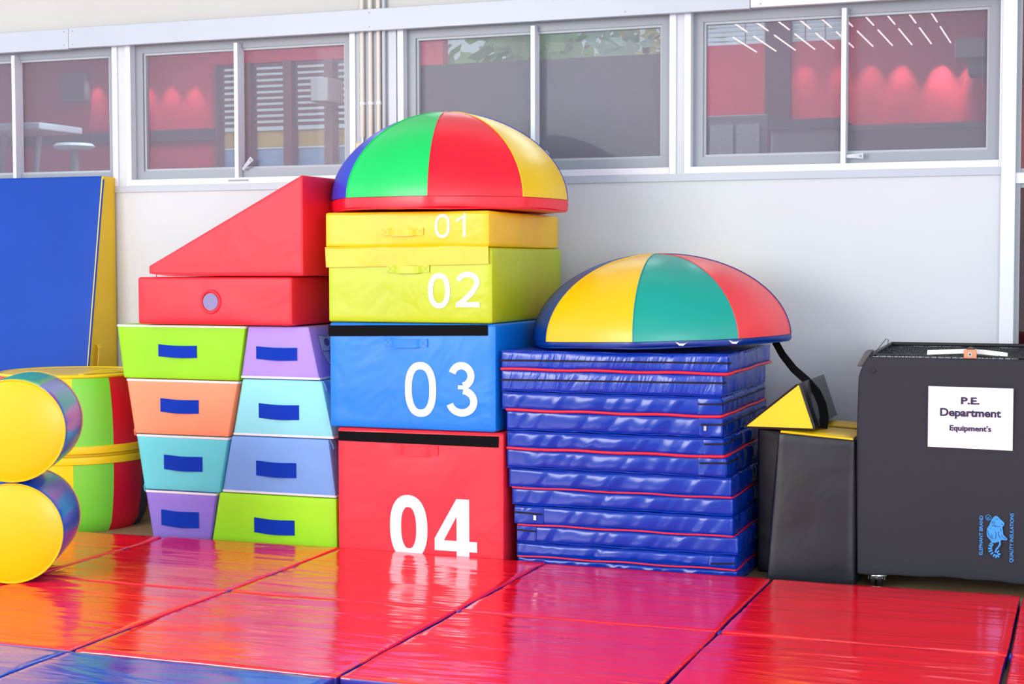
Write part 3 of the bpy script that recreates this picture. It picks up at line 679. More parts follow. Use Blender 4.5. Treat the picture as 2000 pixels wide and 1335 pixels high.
# ------------------------------------------------------------------ red block and wedge
YR = 6.56
a, b = at(269, 600, YR), at(570, 600, YR); zr0, zr1 = zl[0]+.004, at(420, 541, YR).z
t = thing('foam_block', ((a.x+b.x)/2, YR+.38, zr0), 'flat red foam block with a round grey vent, under the red wedge', 'foam block')
obj('body', softbox(a.x, b.x, YR, YR+.78, zr0, zr1, r=.012, bulge=.006, wr=.008, n=(22, 16, 8), seed=51, ws=3.5), RED, t, True)
c = at(413, 589, YR)
P = [(c.x+.050*cos(2*pi*i/28), YR-.007, c.z+.052*sin(2*pi*i/28)) for i in range(28)]
obj('vent_ring', tube(P, .007, 8, closed=True), RED, t, True)
obj('vent_mesh', disc(c.x, YR-.010, c.z, .041, 28, YR-.002), mat('vent_grey_mesh', (138, 134, 178), .7, fine=.8), t, label='round lilac grey mesh vent')
for e in ((b.x-.004, YR+.004),):
    obj('seam_welt', tube([(e[0], e[1], zr0+.01+(zr1-zr0-.02)*i/6) for i in range(7)], .003, 6), RED, t, True)
YWd = 6.55
p1 = at(290, 520, YWd); p2 = at(595, 340, YWd); p3 = at(592, 537, YWd)
zb_ = zr1+.005; xl = p1.x; xr = p3.x; hL = p1.z-zb_; hR = p2.z-zb_
def wwarp(x, y, z):
    u = (x-xl)/(xr-xl); v = (z-zb_)/hR; top = hL+(hR-hL)*u
    lift = .012*max(0, 1-u*8)*(1-v)
    return (x, y, zb_+v*top+lift)
t = thing('foam_wedge', ((xl+xr)/2, YWd+.38, zb_), 'red foam wedge rising to the right on top of the red block', 'wedge')
obj('body', softbox(xl, xr, YWd, YWd+.78, zb_, zb_+hR, r=.010, bulge=.003, wr=.004, n=(30, 14, 16), seed=61, ws=2.5, warp=wwarp), RED, t, True)
obj('seam_welt', tube([(xr-.003, YWd+.003, zb_+.012+(hR-.024)*i/10) for i in range(11)], .003, 6), RED, t, True)
obj('seam_welt', tube([(xl+.02+(xr-xl-.03)*i/14, YWd+.001, zb_+.014+.0015*sin(i*1.7)) for i in range(15)], .0025, 6), RED, t, True)
obj('zip_pull', tube([(xl+.045, YWd, zb_+.012), (xl+.047, YWd-.006, zb_-.004), (xl+.046, YWd-.004, zb_-.016)], .0025, 6), RED, t, True)

# ------------------------------------------------------------------ domes
def dome(name, c, R, Hd, rot, cols, bandm, band_h, label, tilt=0, under=None, pw=2.2, squash=.82, order=None):
    t = thing(name, c, label, 'dome', 'octagonal soft play domes')
    C0 = Vector(c); M = Matrix.Rotation(tilt, 3, 'Y')
    def P(a, u, out=0, zoff=0):
        """a = angle in facets (0..8), u = 0 base .. 1 apex"""
        k = math.floor(a); f = a-k
        A0, A1 = rot+k*pi/4, rot+(k+1)*pi/4
        # facet chord blended with the circle
        pa = Vector((cos(A0), sin(A0), 0)).lerp(Vector((cos(A1), sin(A1), 0)), f)
        am = A0+(A1-A0)*f; pc = Vector((cos(am), sin(am), 0)); q = pa.lerp(pc, .35)
        th = u*pi/2; rr = (cos(th)**squash); zz = sin(th)**1.06
        v = Vector((q.x*(R+out)*rr, q.y*(R+out)*rr, band_h+(Hd-band_h+out)*zz+zoff)); return v
    W = lambda v: tuple(C0+M@v)
    NU, NA = 22, 10
    for k in range(8):
        vs, fs = [], []
        for i in range(NU+1):
            for j in range(NA+1):
                f = j/NA; puff = .006*sin(pi*f)*cos(i/NU*pi/2)
                vs.append(W(P(k+min(f, .9999), min(i/NU, .997), puff)))
        for i in range(NU):
            for j in range(NA):
                a = i*(NA+1)+j; fs.append((a, a+1, a+NA+2, a+NA+1))
        obj('dome_panel', (vs, fs), cols[k % len(cols)], t, True)
    for k in range(8):
        obj('seam', tube([W(P(k, min(i/20, .99), .0015)) for i in range(21)], .0022, 6), cols[k % len(cols)], t, True)
    # band / base
    n = 8*NA; vs, fs = [], []
    rows = [(0.012, .965, 0), (.0, .99, .004), (-.001, 1.0, .012), (.0, 1.004, band_h*.5), (0, 1.0, band_h), (0, .97, band_h+.002)]
    rows = [(0.97, 0), (1.0, .006), (1.006, band_h*.5), (1.003, band_h-.002), (.985, band_h+.003)]
    for rr, z in rows:
        for j in range(n):
            v = P(j/NA, 0); wob = .003*sin(j*.55+1)*(1 if z < band_h*.3 else 0)
            vs.append(W(Vector((v.x*rr, v.y*rr, z+wob))))
    for i in range(len(rows)-1):
        for j in range(n): fs.append((i*n+j, i*n+(j+1) % n, (i+1)*n+(j+1) % n, (i+1)*n+j))
    fs.append(tuple(range(n))[::-1]); obj('base_band', (vs, fs), bandm, t, True)
    # stitched lower lip
    obj('base_piping', tube([W(Vector((P(j/NA, 0).x*.985, P(j/NA, 0).y*.985, .002+.002*sin(j*.4)))) for j in range(n)], .005, 6, closed=True), bandm, t, True)
    return t, W, P
# dome on the tower
va = radians(90)+0.3944                       # bearing from the camera to the first dome
zd = zprev+.012
# facing angle of a seam: direction towards the camera is va+pi
t, W, P = dome('play_dome', (-2.914, 7.0, zd), .575, .475, va+pi-radians(9+45), [D_GRN, D_RED, D_YEL, D_BLU], D_RED, .055, 'tall dome with blue, green, red and yellow panels on top of box 01', squash=1.06)
vb = radians(90)+.2623
zst = at(1200, 686, 6.54).z
t, W, P = dome('play_dome', (-1.872, 7.02, zst+.019), .600, .405, vb+pi-radians(10.8+45), [D_YEL2, D_TEA, D_COR, D_NAV], D_NAV, .028, 'tilted dome with navy, yellow, teal and coral panels on the blue mat stack', tilt=radians(-1.6), squash=1.0)
for k, (a, ln) in enumerate(((1.45, .05), (1.95, .05))):
    q = P(a, 0); vs = []
    v0 = Vector((q.x, q.y, .004)); tdir = (P(a+.05, 0)-P(a-.05, 0)).normalized()
    pts = [(-.028, .012), (-.012, -.004), (.006, -.006), (.018, .006), (.03, .010), (.012, .004), (-.008, .004)]
    o3 = []
    for u, z in pts: o3.append(Vector((q.x*1.016, q.y*1.016, .012+z))+tdir*u)
    for u, z in pts: o3.append(Vector((q.x*1.010, q.y*1.010, .012+z))+tdir*u)
    n = len(pts); obj('torn_backing', ([W(v) for v in o3], [tuple(range(n)), tuple(range(n, 2*n))[::-1]]+[(i, (i+1) % n, n+(i+1) % n, n+i) for i in range(n)]), WTRIM, t, label='white torn backing')
# black strap hanging from the right rim of the dome
ys = 6.98
sp = [(1514, 667, 7.05), (1528, 692, 7.0), (1550, 720, 6.93), (1575, 742, 6.86), (1595, 765, 6.80), (1606, 790, 6.78), (1610, 815, 6.77), (1607, 836, 6.76)]
P_ = [at(*q) for q in sp]; SD = []
for i in range(len(P_)):
    tt = (P_[min(i+1, len(P_)-1)]-P_[max(i-1, 0)]).normalized(); s = Vector((tt.z, 0, -tt.x)).normalized(); SD.append(tuple(s*(.016+.004*(i/7))))
tag(obj('carry_strap', ribbon(P_, SD, .004), BLACKV, None, True), 'black webbing strap hanging from under the right rim of the lower dome', 'strap')

# ------------------------------------------------------------------ stack of blue folding mats
Lx = [978, 978, 979, 988, 989, 989, 993, 999, 1004, 1010, 1008, 1010]; Rx = [1422, 1412, 1409, 1412, 1414, 1420, 1429, 1432, 1432, 1442, 1438, 1440]
Tm = [686, 723.5, 763.5, 799.5, 839.5, 874, 912.5, 950, 984.5, 1021, 1056, None]
zs = []
for i in range(11): zs.append(at(1200, Tm[i]+(1 if i < 2 else 4+i*.9), 6.53).z)
zs += [zs[-1]-.077, 0.0]; zs[-1] = 0.0
if zs[-2] < .05: zs[-2] = .062
GRP = ['topmost blue folding mat of the stack, under the dome, zips along its front', 'blue folding mat second from the top of the stack, red hinge and zip at right', 'blue folding mat third from the top of the stack, zip with puller at right', 'blue folding mat in the middle of the stack, without any zip on the front', 'blue folding mat with two short zips at its left end', 'lowest blue folding mat of the stack, zip at its right end']
dys = [0, .004, 0, .006, 0, .008]
for k in range(6):
    ia, ib = 2*k, 2*k+1
    root = None
    for h, i in enumerate((ia, ib)):
        yy = 6.52+dys[k]+(.004 if h else 0)
        x0, x1 = at(Lx[i], (Tm[i] or 1090)+15, yy).x, at(Rx[i], (Tm[i] or 1100)+15, yy).x
        if root is None: root = thing('folding_mat', ((x0+x1)/2, yy+.46, zs[ib+1]), GRP[k], 'folding mat', 'stacked blue folding mats')
        z1_, z0_ = zs[i]-.0012, zs[i+1]+.0012
        D = .93 if k != 1 else .95; mm = STK2 if k in (0,) else STK
        g = softbox(x0, x1, yy, yy+D, z0_, z1_, r=.012, bulge=.006, wr=.007, n=(40, 34, 6), seed=70+i, ws=4, wst=(1.6, 1.6, .5), foot=False)
        obj('mat_panel', g, mm, root, True)
        # seam lips top and bottom
        for zz in (z1_-.003, z0_+.003):
            obj('edge_seam', tube([(x0+.004+(x1-x0-.008)*q/24, yy-.001+.001*sin(q*2.1+i), zz+.0015*sin(q*1.3+i)) for q in range(25)]+[(x1-.002, yy+.008+(D-.02)*q/12, zz+.0015*sin(q+i)) for q in range(13)], .0028, 6), STK, root, True)
        def zipp(pa, pb, py_, side=0.0, name='zip', py_b=None):
            A = at(pa, py_, yy-.004); B = at(pb, py_ if py_b is None else py_b, yy-.004)
            Pz = [(A.x+(B.x-A.x)*q/10, yy-.0065, A.z+(B.z-A.z)*q/10) for q in range(11)]
            if side: Pz += [(x1+.0055, yy+.004+side*q/8, B.z) for q in range(9)]
            obj(name, tube(Pz, .0042, 6), ZIP, root, True)
        def patch(pa, pb):
            xa, xb = at(pa, 800, yy).x, at(pb, 800, yy).x
            obj('zip_patch', softbox(xa, min(xb, x1-.004), yy-.0062, yy+.01, z0_+.006, z1_-.006, r=.003, n=(8, 2, 4)), STK, root, True)
        if i == 0: zipp(977, 1421, 703, .03, py_b=709)
        if i == 1: zipp(977, 1413, 741, .03, py_b=748)
        if i == 2: patch(1363, 1410); zipp(1364, 1407, 789, .9)
        if i == 3: patch(1366, 1412); zipp(1369, 1411, 829, .9); obj('zip_pull', box(at(1376, 830, yy).x, at(1381, 830, yy).x, yy-.014, yy-.008, at(1376, 840, yy).z, at(1376, 831, yy).z), STEEL, root)
        if i == 4: patch(1374, 1414); zipp(1376, 1414, 867, .3)
        if i == 5: patch(1364, 1420); zipp(1366, 1418, 904, .2)
        if i == 8: patch(1005, 1062); zipp(1004, 1060, 999, py_b=1004); obj('zip_pull', box(at(1044, 1006, yy).x, at(1049, 1006, yy).x, yy-.014, yy-.008, at(1044, 1014, yy).z, at(1044, 1005, yy).z), STEEL, root)
        if i == 9: patch(1010, 1048); zipp(1011, 1047, 1034, py_b=1037)
        if i == 10: patch(1386, 1438); zipp(1388, 1437, 1100)
    zz = zs[ib]; yq = 6.52+dys[k]
    xa, xb = at(Lx[ib], 900, yq).x, at(Rx[ia], 900, yq).x
    rr = .0065 if k in (0, 1, 2) else .004
    obj('hinge_piping', tube([(xa+.004+(xb-xa-.006)*q/20, yq-.004, zz+.002*sin(q*.9+k)) for q in range(21)]+[(xb+.003, yq+.01+.9*q/12, zz+.002*sin(q+k)) for q in range(13)], rr, 8), REDP, root, True)
LB = mat('gold_label', (150, 120, 80), .6, fine=.5)
xq = at(1466, 828, 6.9).x

# ------------------------------------------------------------------ barrel, rolls, incline at the left
BC = (-5.03, 6.93)
t = thing('barrel_cushion', (BC[0], BC[1], 0), 'upright striped barrel cushion with a yellow zip belt behind the rolls', 'barrel cushion')
zt_ = at(200, 733, 6.75).z
prof = []
for i in range(19):
    u = i/18; r = .40*(1-.10*abs(2*u-1)**2.6)
    if i == 0: r -= .02
    prof.append((r, zt_*u))
va3 = atan2(BC[1], BC[0])+pi
cols = [B_YEL, B_GRN, B_RED, B_NAV]
for k in range(12):
    a0 = va3+radians(0)-pi/6*1+pi/6*k
    g = lathe(prof, (BC[0], BC[1], 0), 6, a0, a0+pi/6); ck = [0, 1, 2, 3][(k) % 4]
    obj('stripe_panel', g, cols[ck], t, True)
prof2 = [(0, zt_+.004), (.2, zt_+.004), (.345, zt_+.003), (.362, zt_-.004)]
obj('lid', lathe(prof2, (BC[0], BC[1], 0), 48), B_YEL, t, True)
obj('bottom', lathe([(0, .001), (.33, .001)], (BC[0], BC[1], 0), 48), B_NAV, t, True)
obj('rim_piping', tube([(BC[0]+.362*cos(2*pi*i/60), BC[1]+.362*sin(2*pi*i/60), zt_-.002) for i in range(60)], .009, 8, closed=True), B_YEL, t, True)
q = Vector((BC[0], BC[1], zt_+.005)); dd = Vector((cos(va3+.6), sin(va3+.6), 0)); sd_ = Vector((-dd.y, dd.x, 0))
obj('lid_handle', ribbon([q+dd*.27+sd_*(-.13+.26*i/8)+Vector((0, 0, .014*sin(pi*i/8))) for i in range(9)], tuple(dd*.02), .005), B_YEL, t)
zbm = at(220, 895, 6.6).z
for z0_, z1_ in ((zbm-.048, zbm-.006), (zbm+.006, zbm+.048)):
    obj('belt', lathe([(.398, z0_), (.407, z0_+.004), (.409, (z0_+z1_)/2), (.407, z1_-.004), (.398, z1_)], (BC[0], BC[1], 0), 48), B_YEL, t, True)
obj('belt_zip', lathe([(.400, zbm-.007), (.406, zbm-.004), (.406, zbm+.004), (.400, zbm+.007)], (BC[0], BC[1], 0), 48), mat('zip_gold', (205, 170, 10), .5), t, True)

def roll(c, r, L, az, label, tint):
    ax = Vector((-sin(az), cos(az), 0)); s = Vector((cos(az), sin(az), 0)); z = Vector((0, 0, 1)); C0 = Vector(c)
    t = thing('foam_roll', (C0.x, C0.y, C0.z-r), label, 'foam roll', 'stacked yellow-ended rolls')
    def ring(rr, d, a): return tuple(C0+ax*d+s*rr*cos(a)+z*rr*sin(a))
    pr_ = [(r-.004, .0), (r, .006)]+[(r+.003*sin(pi*i/8), .006+(L-.012)*i/8) for i in range(1, 8)]+[(r, L-.006), (r-.004, L)]
    cols = [R_BLU, R_BLU, R_GRN, R_PUR, R_BLU, R_BLU, R_GRN, R_BLU]
    order = tint
    N_ = 8
    for k in range(8):
        vs, fs = [], []
        a0 = radians(-30)+k*pi/4
        for rr, d in pr_:
            for i in range(N_+1): vs.append(ring(rr, d, a0+pi/4*i/N_))
        for j in range(len(pr_)-1):
            for i in range(N_): fs.append((j*(N_+1)+i, j*(N_+1)+i+1, (j+1)*(N_+1)+i+1, (j+1)*(N_+1)+i))
        obj('side_panel', (vs, fs), order[k], t, True)
    for d0, sg in ((0, -1), (L, 1)):
        vs, fs = [], []; n = 64; prf = [(r-.003, 0), (r-.012, .003), (r*.8, .012), (r*.4, .020), (0.001, .023)]
        for rr, h in prf:
            for i in range(n): vs.append(ring(rr, d0+sg*h, 2*pi*i/n))
        for j in range(len(prf)-1):
            for i in range(n): fs.append((j*n+i, j*n+(i+1) % n, (j+1)*n+(i+1) % n, (j+1)*n+i))
        fs.append(tuple((len(prf)-1)*n+i for i in range(n)))
        obj('end_face', (vs, fs), R_YEL, t, True, label='yellow end face')
        obj('end_piping', tube([ring(r-.002, d0, 2*pi*i/64) for i in range(64)], .004, 6, closed=True), R_YEL, t, True)
az = radians(27.6)
g0 = at(8, 1140, 1); 
roll((-4.150, 5.295, .05+.208), .206, .50, az, 'lower roll with a round yellow end and blue side, on the red mat', [R_BLU, R_BLU, R_BLU, R_GRN, R_PUR, R_BLU, R_GRN, R_BLU])
roll((-4.128, 5.285, .05+.208*2+.216), .210, .50, az, 'upper roll with a round yellow end and blue and green side', [R_BLU, R_BLU, R_GRN, R_GRN, R_PUR, R_BLU, R_BLU, R_BLU])

xi = at(227, 500, YW-.01).x
t = thing('incline_wedge', (xi-.6, YW-.15, 0), 'tall blue incline mat with yellow side standing against the wall', 'wedge')
zt_ = at(150, 345, 7.54).z
def iw(x, y, z):
    v = z/zt_; th = .40+(.112-.40)*v; u = (y-(YW-.41))/.40
    return (x, YW-.01-th+th*u, z)
v, f = softbox(xi-1.25, xi, YW-.41, YW-.01, 0, zt_, r=.012, bulge=.002, wr=.003, n=(18, 6, 22), seed=5, ws=1.6, warp=iw)
mi = []
for q in f:
    mi.append(1 if min(v[i][0] for i in q) > xi-.013 else 0)
obj('body', (v, f, mi), [WEDB, WEDY], t, True)
obj('edge_piping', tube([(xi-.002, YW-.01-(.40+(.112-.40)*i/12)+.002, zt_*i/12*.985+.01) for i in range(13)], .005, 6), WEDB, t, True)
for k in (0, 1):
    pass
a = at(206, 672, 7.45); b_ = at(203, 718, 7.42)
obj('side_handle', ribbon([(xi+.002, a.y, a.z), (xi+.020, a.y-.004, a.z-.02), (xi+.022, a.y-.01, (a.z+b_.z)/2), (xi+.018, a.y-.014, b_.z+.01), (xi+.002, a.y-.016, b_.z-.02)], (0, .016, 0), .004), WEDY, t)

# ------------------------------------------------------------------ black foam slabs with yellow tops and prism
def slab(x0t, x1t, x0b, x1b, y0, y1, zt_, label, sd):
    t = thing('foam_slab', ((x0b+x1b)/2, (y0+y1)/2, 0), label, 'foam slab', 'black foam slabs with yellow tops')
    W = x1b-x0b
    def wp(x, y, z):
        v_ = z/zt_; u = (x-x0b)/W; a_ = x0b+(x0t-x0b)*v_; c_ = x1b+(x1t-x1b)*v_; return (a_+(c_-a_)*u, y, z)
    v, f = softbox(x0b, x1b, y0, y1, 0, zt_, r=.012, bulge=.008, wr=.010, n=(14, 8, 20), seed=sd, ws=3, warp=wp)
    v = [(x, y, z-(.022*((x-x0t)/(x1t-x0t)) if z > zt_*.9 else 0)*((z-zt_*.9)/(zt_*.1))) for x, y, z in v]
    obj('body', (v, f), BLK, t, True)
    dz = .022
    def T_(u, w_, h): return (x0t+.012+(x1t-x0t-.024)*u, y0+.012+(y1-y0-.024)*w_, zt_-dz*u+h+.012*(1 if 0 < u < 1 and 0 < w_ < 1 else .3))
    n, m_ = 8, 6; vs = [T_(i/n, j/m_, .0) for i in range(n+1) for j in range(m_+1)]; fs = [(i*(m_+1)+j, (i+1)*(m_+1)+j, (i+1)*(m_+1)+j+1, i*(m_+1)+j+1) for i in range(n) for j in range(m_)]
    obj('yellow_top', (vs, fs), WEDY, t, True)
    obj('top_piping', tube([T_(0, 0, -.002), T_(.5, 0, -.002), T_(1, 0, -.002), T_(1, 1, -.002), T_(0, 1, -.002)], .006, 6, closed=True), YEL, t, True)
    return t
A = at(1520, 842, 6.6); B = at(1672, 858, 6.6); A2 = at(1496, 1135, 6.6)
slab(A.x, B.x-.006, A2.x, B.x-.002, 6.6, 6.80, A.z-.004, 'front black foam slab with yellow top edge, left of the black cart', 91)
slab(A.x-.135, B.x-.006, A2.x-.085, B.x-.002, 6.83, 7.03, A.z-.012, 'middle black foam slab with yellow top, hidden under the prism', 92)
slab(A.x-.135, B.x-.006, A2.x-.085, B.x-.002, 7.06, 7.28, A.z-.006, 'rear black foam slab with yellow top nearest the wall', 93)
y0 = 6.61; T0 = at(1452, 836, y0); T1 = at(1562, 747, y0); T2 = at(1592, 838, y0)
zb = A.z+.012
pts = [(T0.x, zb), (T1.x, T1.z), (T2.x, zb)]
t = thing('foam_prism', ((T0.x+T2.x)/2, y0+.33, zb), 'triangular foam prism with yellow end and black body on the slabs', 'foam prism')
def tri(y, sh=0, k=1.0, dx=0):
    cx = sum(p[0] for p in pts)/3; cz = sum(p[1] for p in pts)/3
    return [(cx+(p[0]-cx)*k+dx, cz+(p[1]-cz)*k) for p in pts]
def prism3(y0, y1, k0, k1, dx0=0, dx1=0, n=8):
    vs, fs = [], []
    rows = []
    for y, k, dx in ((y0, k0, dx0), (y1, k1, dx1)):
        ps = tri(0, k=k, dx=dx); row = []
        for i in range(3):
            a, b = Vector(ps[i]), Vector(ps[(i+1) % 3])
            for j in range(n):
                u = .012+.976*j/(n-1); p = a.lerp(b, u); row.append((p.x, y, p.y))
        rows.append(row); vs += row
    m = len(rows[0]); fs = [tuple(range(m)), tuple(range(m, 2*m))[::-1]]+[(i, (i+1) % m, m+(i+1) % m, m+i) for i in range(m)]
    return vs, fs
obj('end_face', prism3(y0-.002, y0+.01, .93, .95), WEDY, t, label='yellow triangular end')
obj('rim', prism3(y0, y0+.11, 1.0, 1.0), BLK2, t)
obj('body', prism3(y0+.11, y0+.64, .995, .96), GRYV, t)
for i in range(3):
    a, b = Vector(pts[i]), Vector(pts[(i+1) % 3])
    obj('rim_seam', tube([(a.lerp(b, .04).x, y0, a.lerp(b, .04).y), (a.lerp(b, .96).x, y0, a.lerp(b, .96).y)], .005, 6), BLK2, t, True)

# ------------------------------------------------------------------ black covered cage cart
YC = 6.62
xl, xr_ = at(1675, 900, YC).x, .12
zt_ = at(1720, 697, YC).z; zb = at(1680, 1119, YC).z; YB_ = 7.36
t = thing('cage_cart', ((xl+xr_)/2, (YC+YB_)/2, 0), 'black foam-covered wire cage cart with a paper sign, at the right', 'cart')
def cw(x, y, z):
    # rounded shoulders and a slightly wavy hem
    u = (x-xl); 
    if z > zt_-.10 and u < .10: x = x+.042*((z-(zt_-.10))/.10)**2*(1-u/.10)
    if z < zb+.05: z = z+.004*sin(x*9)+.002*sin(x*31)
    return (x, y-.006*sin(min(1, max(0, (z-zb)/(zt_-zb)))*pi), z)
obj('front_cover', softbox(xl, xr_, YC, YC+.022, zb, zt_, r=.010, bulge=.004, wr=.005, n=(36, 2, 36), seed=101, ws=2.2, warp=cw, foot=False), FOAM, t, True)
obj('side_cover', softbox(xl+.002, xl+.024, YC+.024, YB_, zb+.01, zt_-.06, r=.010, wr=.006, n=(2, 16, 20), seed=102, ws=2.5, foot=False), FOAM, t, True)
obj('side_cover', softbox(xr_-.024, xr_-.002, YC+.024, YB_, zb+.01, zt_-.06, r=.010, wr=.006, n=(2, 16, 20), seed=103, ws=2.5, foot=False), FOAM, t, True)
# wire cage
wl = []
zc_ = zt_+.008
for i in range(33):
    x = xl+.05+(xr_-xl-.1)*i/32; wl.append(tube([(x, YC+.05, .14), (x, YC+.05, zc_)], .0022, 4)); wl.append(tube([(x, YB_-.02, .14), (x, YB_-.02, zc_)], .0022, 4))
for j in range(9):
    z = .14+(zc_-.14)*j/8
    for y in (YC+.05, YB_-.02): wl.append(tube([(xl+.05, y, z), (xr_-.05, y, z)], .003, 4))
    for x in (xl+.05, xr_-.05): wl.append(tube([(x, YC+.05, z), (x, YB_-.02, z)], .003, 4))
obj('wire_cage', join(*wl), NET, t, kind='stuff')
wl = []
for i in range(75):
    x = xl+.04+(xr_-xl-.08)*i/74
    Pp = [(x+.004*sin(j*1.9+i), YC+.03+(YB_-YC-.05)*j/14, zc_-.01*sin(pi*j/14)+.004*sin(j*2.1+i*1.3)) for j in range(15)]
    wl.append(tube(Pp, .0026, 4))
for j in range(40):
    y = YC+.03+(YB_-YC-.05)*j/39
    Pp = [(xl+.04+(xr_-xl-.08)*i/16, y+.003*sin(i*2+j), zc_-.01*sin(pi*j/39)+.003*sin(i+j)) for i in range(17)]
    wl.append(tube(Pp, .0026, 4))
obj('net_lid', join(*wl), NET, t, kind='stuff', label='black mesh lid')
obj('frame_rail', tube([(xl+.05, YC+.04, zc_), (xl+.05, YB_-.02, zc_+.012), (xr_-.05, YB_-.02, zc_+.012), (xr_-.05, YC+.04, zc_)], .009, 8), NET, t, True)
obj('base_tray', box(xl+.04, xr_-.04, YC+.04, YB_, .105, .13, .005), BLK2, t)
for a, b, y in ((1773, 1826, 7.28), (1955, 2030, 7.28)):
    p, q = at(a, 678, y), at(b, 683, y); obj('foam_pad', box(p.x, q.x, y-.02, y+.04, p.z-.028, p.z-.004, .006), BLK, t)
p = at(1694, 690, YC+.02); obj('corner_pad', softbox(p.x-.014, p.x+.014, YC+.02, YC+.10, p.z-.055, p.z+.012, r=.006, n=(4, 4, 4), warp=lambda x, y, z: (x+(z-p.z)*.55, y, z)), mat('grey_foam', (84, 84, 88), .7), t, True)
a, b = at(1702, 692, 6.75), at(1735, 661, 6.75)
obj('wire_tie', tube([(a.x, 6.75, a.z-.01), (a.x+.035, 6.75, a.z+.035), (b.x-.008, 6.75, b.z), (b.x, 6.75, b.z-.004), (b.x-.003, 6.75, b.z-.045)], .0016, 6), NET, t, True)
P_ = [(at(1706+i*3.2, 692-5.5*sin(pi*i/12*.5)*.8+1.6*(i % 2), 6.70)) for i in range(13)]
obj('coiled_cord', tube(P_, .006, 6), NET, t, True)
P_ = [at(px, py, YC+.05) for px, py in ((1811, 690), (1840, 689), (1870, 688), (1895, 687.5), (1920, 689.5), (1945, 692), (1968, 695.5))]
obj('elastic_band', ribbon([Vector((p.x, p.y, p.z+.004)) for p in P_], (0, .004, .009), .004), WTRIM, t, label='white elastic band')
p = at(1895, 692, YC-.01)
obj('buckle_tag', softbox(p.x-.026, p.x+.024, YC-.006, YC+.012, p.z-.016, p.z+.019, r=.005, n=(5, 2, 5)), ORG, t, True, label='orange tan leather tag')
obj('snap', disc(p.x-.001, YC-.010, p.z, .009, 16, YC-.004), STEEL, t); obj('snap_hole', disc(p.x-.001, YC-.0115, p.z, .004, 12, YC-.0095), BLK2, t)
obj('buckle_top', disc(p.x, YC+.010, p.z+.014, .017, 18, YC+.016), mat('brown_button', (84, 62, 56), .5), t)
def caster(x, y, s=1):
    w_ = thing if False else None
    o = obj('caster_wheel', join(tube([(x-.022, y, .036), (x-.006, y, .036)], .035, 20), tube([(x+.006, y, .036), (x+.022, y, .036)], .035, 20)), BLK2, t, True)
    def sub(n_, g_, m_):
        c_ = obj(n_, g_, m_, t, True); c_.parent = o; return c_
    sub('fork', join(box(x-.036, x-.030, y-.02, y+.02, .03, .09, .002), box(x+.030, x+.036, y-.02, y+.02, .03, .09, .002), box(x-.036, x+.036, y-.024, y+.024, .086, .094, .002), tube([(x, y, .09), (x, y, .107)], .012, 10)), STEEL)
    sub('hub', join(tube([(x-.026, y, .036), (x+.026, y, .036)], .012, 14), lathe([(0, .098), (.02, .095), (.036, .084), (.044, .066), (.046, .05)], (x, y, 0), 24)), STEEL)
cx_ = at(1713, 1136, 6.70).x
caster(cx_, 6.70); caster(cx_, 7.25); caster(xr_-.1, 6.70); caster(xr_-.1, 7.25)
# small tear in the cover
a = at(1702, 722, YC); obj('tear', ([(a.x-.018, YC-.012, a.z-.006), (a.x+.004, YC-.013, a.z-.002), (a.x+.010, YC-.013, a.z+.008), (a.x+.016, YC-.012, a.z-.004), (a.x+.006, YC-.012, a.z-.012)], [(0, 1, 2, 3, 4)]), BLK2, t)
# print on the cover
YL = YC-.0165
def ppx(ch, x0, x1, y0, y1, m_, par, nm='lettering', off=0.0, rot=False, Y=YL):
    xa, xb, za, zb_ = px_rect(x0, x1, y0, y1, Y); return obj(nm, print_on(ch, xa, xb, za, zb_, Y, off, rot), m_, par)
ppx('ELEPHANT BRAND', 1912, 1920, 1006.5, 1082.5, LOGO, t, off=.012, rot=True)
ppx('QUALITY INSULATIONS', 1971.5, 1981.3, 1002, 1097.5, LOGO, t, off=.012, rot=True)
ppx('R', 1928, 1933, 1007.5, 1013, LOGO, t, rot=True)
c = at(1930.5, 1010.3, YL)
obj('print_ring', tube([(c.x+.0105*cos(2*pi*i/20), YL, c.z+.0108*sin(2*pi*i/20)) for i in range(20)], .0011, 5, closed=True), LOGO, t)
def zpix(q): return 1860+q[0]/8.34, 960+q[1]/8.34
def poly(pts_, m_, nm, dy=0):
    w_ = [at(*zpix(p_), YL-dy) for p_ in pts_]; n = len(w_)
    vs = [tuple(v) for v in w_]+[(v.x, v.y+.001, v.z) for v in w_]
    obj(nm, (vs, [tuple(range(n)), tuple(range(n, 2*n))[::-1]]+[(i, (i+1) % n, n+(i+1) % n, n+i) for i in range(n)]), m_, t)
def line(pts_, r_, m_, nm, dy=.001):
    obj(nm, tube([at(*zpix(p_), YL-dy) for p_ in pts_], r_, 5), m_, t)
poly([(705, 390), (735, 398), (780, 445), (850, 505), (842, 545), (815, 575), (826, 650), (832, 700), (900, 770), (880, 790), (800, 782), (790, 800), (700, 830), (640, 830), (625, 790), (572, 735), (560, 690), (562, 600), (600, 545), (625, 480), (660, 420)], LOGO, 'elephant_head')
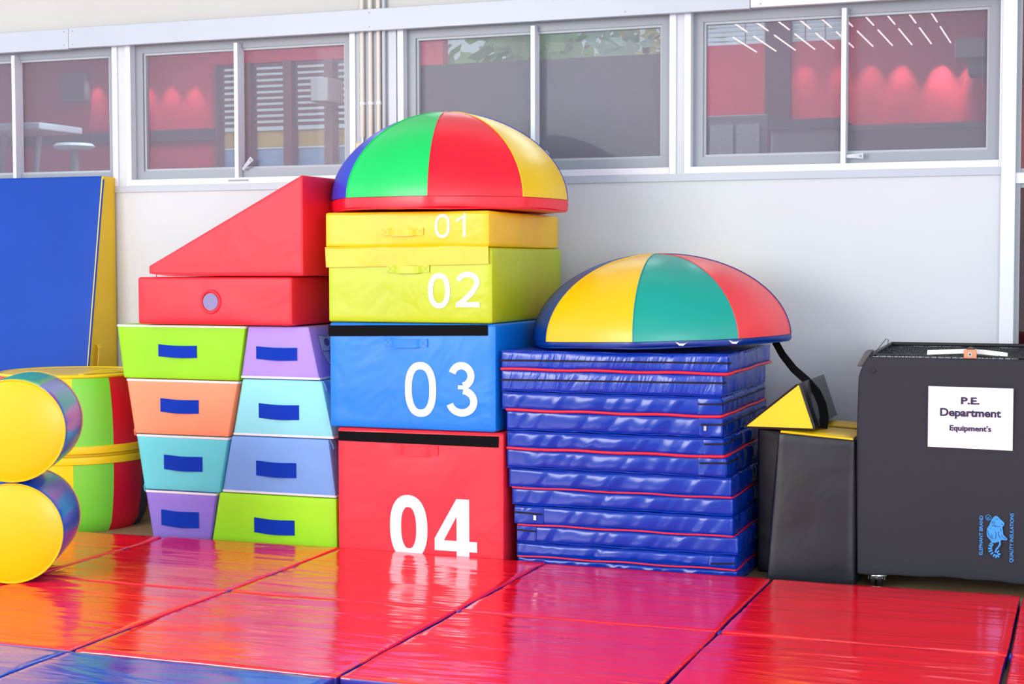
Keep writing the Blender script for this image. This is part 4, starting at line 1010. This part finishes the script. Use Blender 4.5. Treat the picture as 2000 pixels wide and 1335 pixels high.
for ps in ([(680, 565), (790, 568)], [(755, 640), (748, 700), (790, 760)], [(705, 650), (715, 710), (700, 770)], [(575, 620), (590, 690), (630, 760)], [(660, 470), (640, 520)], [(690, 480), (672, 530)], [(700, 440), (740, 450)], [(780, 600), (800, 640)], [(640, 690), (650, 760), (680, 770)], [(800, 520), (830, 540)], [(640, 550), (720, 545)], [(800, 700), (820, 740), (870, 770)]):
    line(ps, .0009, FOAM, 'print_line')
line([(620, 585), (622, 590)], .0018, FOAM, 'print_eye')
line([(770, 800), (778, 850), (750, 900), (715, 935)], .0042, LOGO, 'tusk')
tr = [(640, 850), (622, 880), (615, 920), (622, 960), (645, 1000), (680, 1035), (715, 1050), (745, 1045), (758, 1015), (740, 975), (705, 962)]
for i, p_ in enumerate(tr):
    a_ = tr[max(0, i-1)]; b_ = tr[min(len(tr)-1, i+1)]; dx, dy_ = b_[0]-a_[0], b_[1]-a_[1]; L_ = sqrt(dx*dx+dy_*dy_); dx, dy_ = dx/L_, dy_/L_; w2 = 26; l2 = 13
    if i in (0, 1, 2, 3): w2 = 32
    poly([(p_[0]-dy_*w2-dx*l2, p_[1]+dx*w2-dy_*l2), (p_[0]+dy_*w2-dx*l2, p_[1]-dx*w2-dy_*l2), (p_[0]+dy_*w2+dx*l2, p_[1]-dx*w2+dy_*l2), (p_[0]-dy_*w2+dx*l2, p_[1]+dx*w2+dy_*l2)], LOGO, 'trunk_segment')
# paper sign
xa, xb, za, zb_ = px_rect(1812, 1979.5, 757.5, 871.5, YL)
sg = thing('paper_sign', ((xa+xb)/2, YL, za), 'white paper sign reading P.E. Department on the black cart', 'sign')
n = 12; vs = [(xa+(xb-xa)*i/n, YL-.002-.002*sin(i*.8)+dy_, z) for dy_ in (0, .0008) for i in range(n+1) for z in (za-.004*i/n, zb_-.002*i/n)]
fs = [(2*i, 2*i+2, 2*i+3, 2*i+1) for i in range(n)]+[(2*(n+1)+2*i+1, 2*(n+1)+2*i+3, 2*(n+1)+2*i+2, 2*(n+1)+2*i) for i in range(n)]
obj('sheet', (vs, fs), PAPER, sg)
YS = YL-.0055
ppx('P.E.', 1877, 1913, 776, 789, INK, sg, off=.03, Y=YS)
ppx('Department', 1836, 1955.5, 799.5, 816.5, INK, sg, off=.03, Y=YS)
ppx("Equipment's", 1854.5, 1936, 831.5, 843.5, INK, sg, off=.028, Y=YS)
